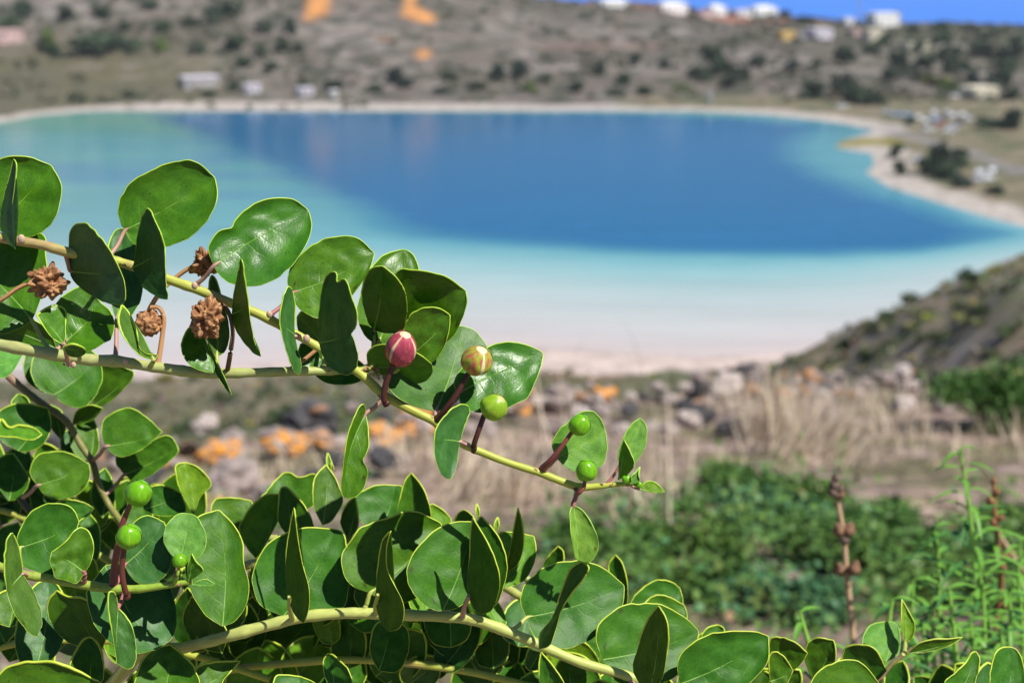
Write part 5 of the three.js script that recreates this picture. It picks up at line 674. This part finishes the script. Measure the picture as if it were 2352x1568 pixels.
el([1137, 1228], [1143, 1187], [1135, 1205], [1146, 1207], { z: 10, m: 'lime', small: 1, p: 0 });
el([1270, 1320], [1282, 1255], [1248, 1300, 1262, 1275], [1292, 1300, 1294, 1268], { z: -20, m: 'green', g: [-0.6, 0] });
el([1425, 1395], [1414, 1275], [1405, 1340, 1398, 1298], [1440, 1385, 1441, 1340, 1430, 1295], { z: -15, m: 'green', g: [-0.6, 0] });
el([1480, 1410], [1562, 1352], [1450, 1385, 1484, 1345, 1515, 1332, 1545, 1338], [1530, 1410, 1568, 1390], { z: -10, m: 'green' });
el([1500, 1440], [1572, 1390], [1475, 1400, 1497, 1371, 1530, 1369], [1550, 1440, 1578, 1420], { z: -25 });
el([1635, 1480], [1650, 1435], [1612, 1465, 1625, 1442], [1660, 1470, 1664, 1445], { z: -15, m: 'green', small: 1 });
el([1610, 1475], [1655, 1449], [1605, 1460, 1625, 1450], [1640, 1470], { z: 0, small: 1 });

// ================================================= out-of-focus sprig at the left
const lineL = [[-60, 790, 20, 8], [20, 865, 0, 9], [60, 900, 0, 8.5], [110, 937, 0, 8.5], [150, 966, 0, 8], [190, 1030, 0, 8], [212, 1062, 0, 8], [225, 1110, 0, 7.5], [250, 1160, 0, 7.5], [285, 1210, -10, 7.5], [330, 1290, -20, 8], [380, 1420, -30, 9]];
const L = branchOf('blurred brown caper twig with broad leaves hanging behind the buds at left', 150, 'green', lineL);
L.rim = 0.00036;
stem(L, lineL, 'stem', [[0.24, 0.22, 0.08], [0.32, 0.32, 0.08]], 0.3);
const ll = (b, t, l, r, o) => leaf(L, b, t, l, r, { pm: 1, reach: 80, ...o });
ll([123, 907], [228, 822], [85, 890, 70, 840, 100, 790, 170, 778], [145, 926, 176, 936, 200, 928, 222, 902, 234, 866], { z: -14, m: 'green', g: [0.2, 0.4] });
ll([98, 900], [85, 795], [66, 880, 53, 850, 58, 815], [112, 870, 114, 830, 103, 800], { z: -6, m: 'green' });
ll([215, 932], [304, 852], [205, 890, 225, 842, 260, 836], [245, 927, 292, 884, 306, 862], { z: 6, m: 'green', g: [-0.2, 0] });
ll([165, 975], [236, 938], [175, 945, 205, 930], [195, 970, 212, 965], { z: 10, m: 'green', g: [0, -0.5] });
ll([243, 1025], [371, 992], [233, 1000, 236, 968, 255, 952, 292, 937, 332, 956], [262, 1043, 288, 1048, 330, 1028], { z: -10, p: [212, 1057], g: [0.1, 0.3] });
ll([285, 1090], [406, 1024], [265, 1060, 280, 1035, 340, 1015, 385, 1000], [310, 1104, 340, 1095, 380, 1065, 407, 1040], { z: 8, p: [238, 1138], g: [0, 0.1] });
ll([85, 1115], [203, 1066], [68, 1085, 82, 1050, 115, 1038, 158, 1041], [110, 1141, 155, 1145, 192, 1123, 206, 1090], { z: -16, p: [52, 1142], m: 'green' });
ll([40, 1035], [109, 938], [0, 1010, -20, 970, 0, 943, 30, 929, 70, 928], [60, 1037, 95, 1023, 114, 990, 115, 962], { z: -10, p: 0, yl: 1 });
ll([-15, 1000], [95, 998], [0, 964, 20, 982, 44, 977, 78, 984], [10, 1003, 35, 1004, 55, 1009, 78, 1009], { z: -30, p: 0, yl: 1, m: 'lime', rim: 0.0008, g: [0, 0.9] });
ll([20, 1150], [30, 1042], [-20, 1120, -20, 1070, 10, 1045], [45, 1142, 66, 1105, 50, 1070], { z: 5, p: 0, m: 'green' });
ll([-40, 850], [50, 816], [-30, 800, 10, 792], [0, 868, 28, 853], { z: -50, m: 'young', p: 0, g: [0.6, 1.1] });
ll([205, 1060], [215, 965], [170, 1040, 160, 1000, 185, 968], [225, 1030, 222, 985], { z: 14, m: 'green' });
ll([160, 1075], [165, 985], [143, 1050, 140, 1000], [200, 1060, 205, 1010], { z: 22, m: 'blue', p: 0 });
ll([235, 1190], [240, 1075], [210, 1150, 215, 1100], [262, 1150, 255, 1100], { z: 18, m: 'green' });
ll([130, 1192], [214, 1167], [122, 1160, 150, 1147, 190, 1154], [170, 1192, 200, 1185], { z: -40, p: 0, yl: 1 });
ll([200, 1300], [205, 1180], [175, 1270, 172, 1210], [225, 1280, 228, 1215], { z: -30, p: 0, m: 'green' });
ll([10, 1300], [40, 1200], [-30, 1270, -10, 1220], [50, 1290, 55, 1230], { z: -30, p: 0 });
ll([300, 1260], [330, 1150], [275, 1220, 285, 1175], [345, 1240, 350, 1185], { z: 10, p: 0, m: 'green' });
ll([140, 1010], [115, 930], [118, 985, 105, 950], [150, 980, 140, 945], { z: 18, p: 0, m: 'green' });
ll([60, 985], [40, 905], [35, 960, 25, 925], [75, 955, 62, 915], { z: 26, p: 0, m: 'green' });
ll([370, 1330], [395, 1240], [340, 1300, 350, 1260], [405, 1310, 412, 1265], { z: 0, p: 0, m: 'green' });
const twig2 = [[-30, 1040, 10, 8], [10, 1095, 8, 8], [45, 1145, 4, 8], [90, 1205, 0, 8], [150, 1290, -20, 8]];
stem(L, twig2, 'side_stem', [[0.13, 0.13, 0.06], [0.16, 0.15, 0.06]], 0.2);

// ================================================= leaves low at the left front
const lineM = [[-80, 1640, 20, 10], [40, 1600, 0, 10], [200, 1590, 0, 9], [340, 1600, 0, 8], [460, 1620, 0, 8]];
const M = branchOf('caper leaves at the bottom left corner under the short sprig', 14, 'green', lineM);
M.rim = 0.0005; stem(M, lineM);
const ml = (b, t, l, r, o) => leaf(M, b, t, l, r, { yl: 1, reach: 80, ...o });
ml([80, 1540], [112, 1332], [45, 1520, 34, 1470, 40, 1420, 60, 1370, 85, 1340], [130, 1500, 150, 1440, 148, 1380, 132, 1345], { z: 30, g: [0.3, 0.5], m: 'blue' });
ml([230, 1500], [130, 1357], [150, 1470, 113, 1420, 111, 1380], [245, 1450, 230, 1400, 190, 1374, 155, 1370], { z: 18, g: [-0.5, -0.2], m: 'green', p: 0 });
ml([200, 1600], [205, 1463], [160, 1560, 160, 1525, 178, 1486, 192, 1467], [235, 1560, 233, 1500, 218, 1470], { z: 6, g: [0, 0.2] });
ml([20, 1640], [230, 1568], [-20, 1590, 0, 1543, 40, 1525, 100, 1520, 145, 1527, 190, 1547], [100, 1660, 180, 1640], { z: -22, g: [0, 0.2], c: 3, rim: 0.0006, p: 0 });
ml([370, 1620], [390, 1480], [310, 1600, 320, 1530, 350, 1490], [455, 1600, 447, 1537, 415, 1500], { z: 14, g: [0.1, 0.3] });
ml([440, 1590], [551, 1518], [450, 1537, 485, 1521], [500, 1580, 515, 1558], { z: 18, g: [0.2, 0.5] });
ml([20, 1440], [30, 1350], [-20, 1420, -10, 1370], [60, 1420, 55, 1370], { z: 45, p: 0, g: [0.2, 0.4] });
ml([20, 1520], [60, 1450], [0, 1490, 10, 1450], [70, 1500, 85, 1460], { z: 60, p: 0, m: 'green' });
ml([440, 1500], [430, 1350], [400, 1460, 400, 1390], [500, 1480, 470, 1400], { z: 45, p: 0, m: 'green', g: [-0.6, -0.2] });
ml([510, 1500], [440, 1370], [450, 1480, 420, 1420], [520, 1450, 480, 1395], { z: 30, p: 0, m: 'green', g: [-0.9, -0.2] });

// ================================================= shaded inner leaves that fill the heart of the plant
function ovate(cx, cy, len, wid, ang) { const ca = Math.cos(ang), sa = Math.sin(ang), q = (s, w) => [cx + ca * s * len - sa * w * wid, cy + sa * s * len + ca * w * wid]; return [q(-0.5, 0), q(0.5, 0), [...q(-0.4, 0.36), ...q(-0.1, 0.5), ...q(0.22, 0.42), ...q(0.42, 0.2)], [...q(-0.4, -0.36), ...q(-0.1, -0.5), ...q(0.22, -0.42), ...q(0.42, -0.2)]]; }
function filler(label, z, n, x0, x1, top, bottom, line, zr = 40) {
  const br = branchOf(label, z, 'green', line); br.rim = 0.0005; stem(br, line);
  for (let i = 0; i < n; i++) { const x = lerp(x0, x1, (i + rnd()) / n), y = rr(top(x), bottom), len = rr(95, 160), a = -Math.PI / 2 + rr(-0.9, 0.9), [b, t, l, r] = ovate(x, y, len, len * rr(0.72, 0.95) * rr(0.55, 1), a); leaf(br, b, t, l, r, { z: rr(0, zr), g: [rr(-0.9, 0.6), rr(-0.2, 0.7)], m: pick(['green', 'green', 'blue', 'lime']), yl: 1, reach: 60 }); }
}
filler('inner caper leaves in shade directly below the thick bottom stem', 80, 70, 470, 1440, (x) => 1330 + Math.max(0, x - 1000) * 0.42, 1640, [[380, 1600, 0, 9], [700, 1520, 0, 9], [1000, 1530, 0, 9], [1300, 1600, 0, 8], [1500, 1680, 0, 8]]);
filler('low inner caper leaves between the left sprig and the bottom edge', 70, 26, -30, 560, () => 1330, 1640, [[-60, 1520, 0, 8], [200, 1470, 0, 8], [420, 1500, 0, 8], [620, 1560, 0, 8]], 60);
filler('deepest caper leaves at left between the blurred twig and the short sprig', 175, 26, -40, 420, (x) => 1060 + x * 0.22, 1420, [[-60, 1180, 0, 8], [120, 1220, 0, 8], [300, 1320, 0, 8], [460, 1420, 0, 8]], 40);
filler('caper leaves along the bottom right edge below the green weeds', 85, 26, 1440, 2380, (x) => 1500 + Math.min(60, Math.max(0, x - 1440) * 0.12), 1660, [[1400, 1640, 0, 8], [1800, 1640, 0, 8], [2200, 1640, 0, 8], [2420, 1650, 0, 8]], 40);
filler('hidden caper leaves deep behind the thick bottom stem', 150, 44, 440, 1420, (x) => 1350 + Math.max(0, x - 950) * 0.5, 1650, [[380, 1640, 0, 9], [700, 1600, 0, 9], [1000, 1610, 0, 9], [1300, 1660, 0, 8], [1500, 1700, 0, 8]], 50);
renderer.render(scene, camera);
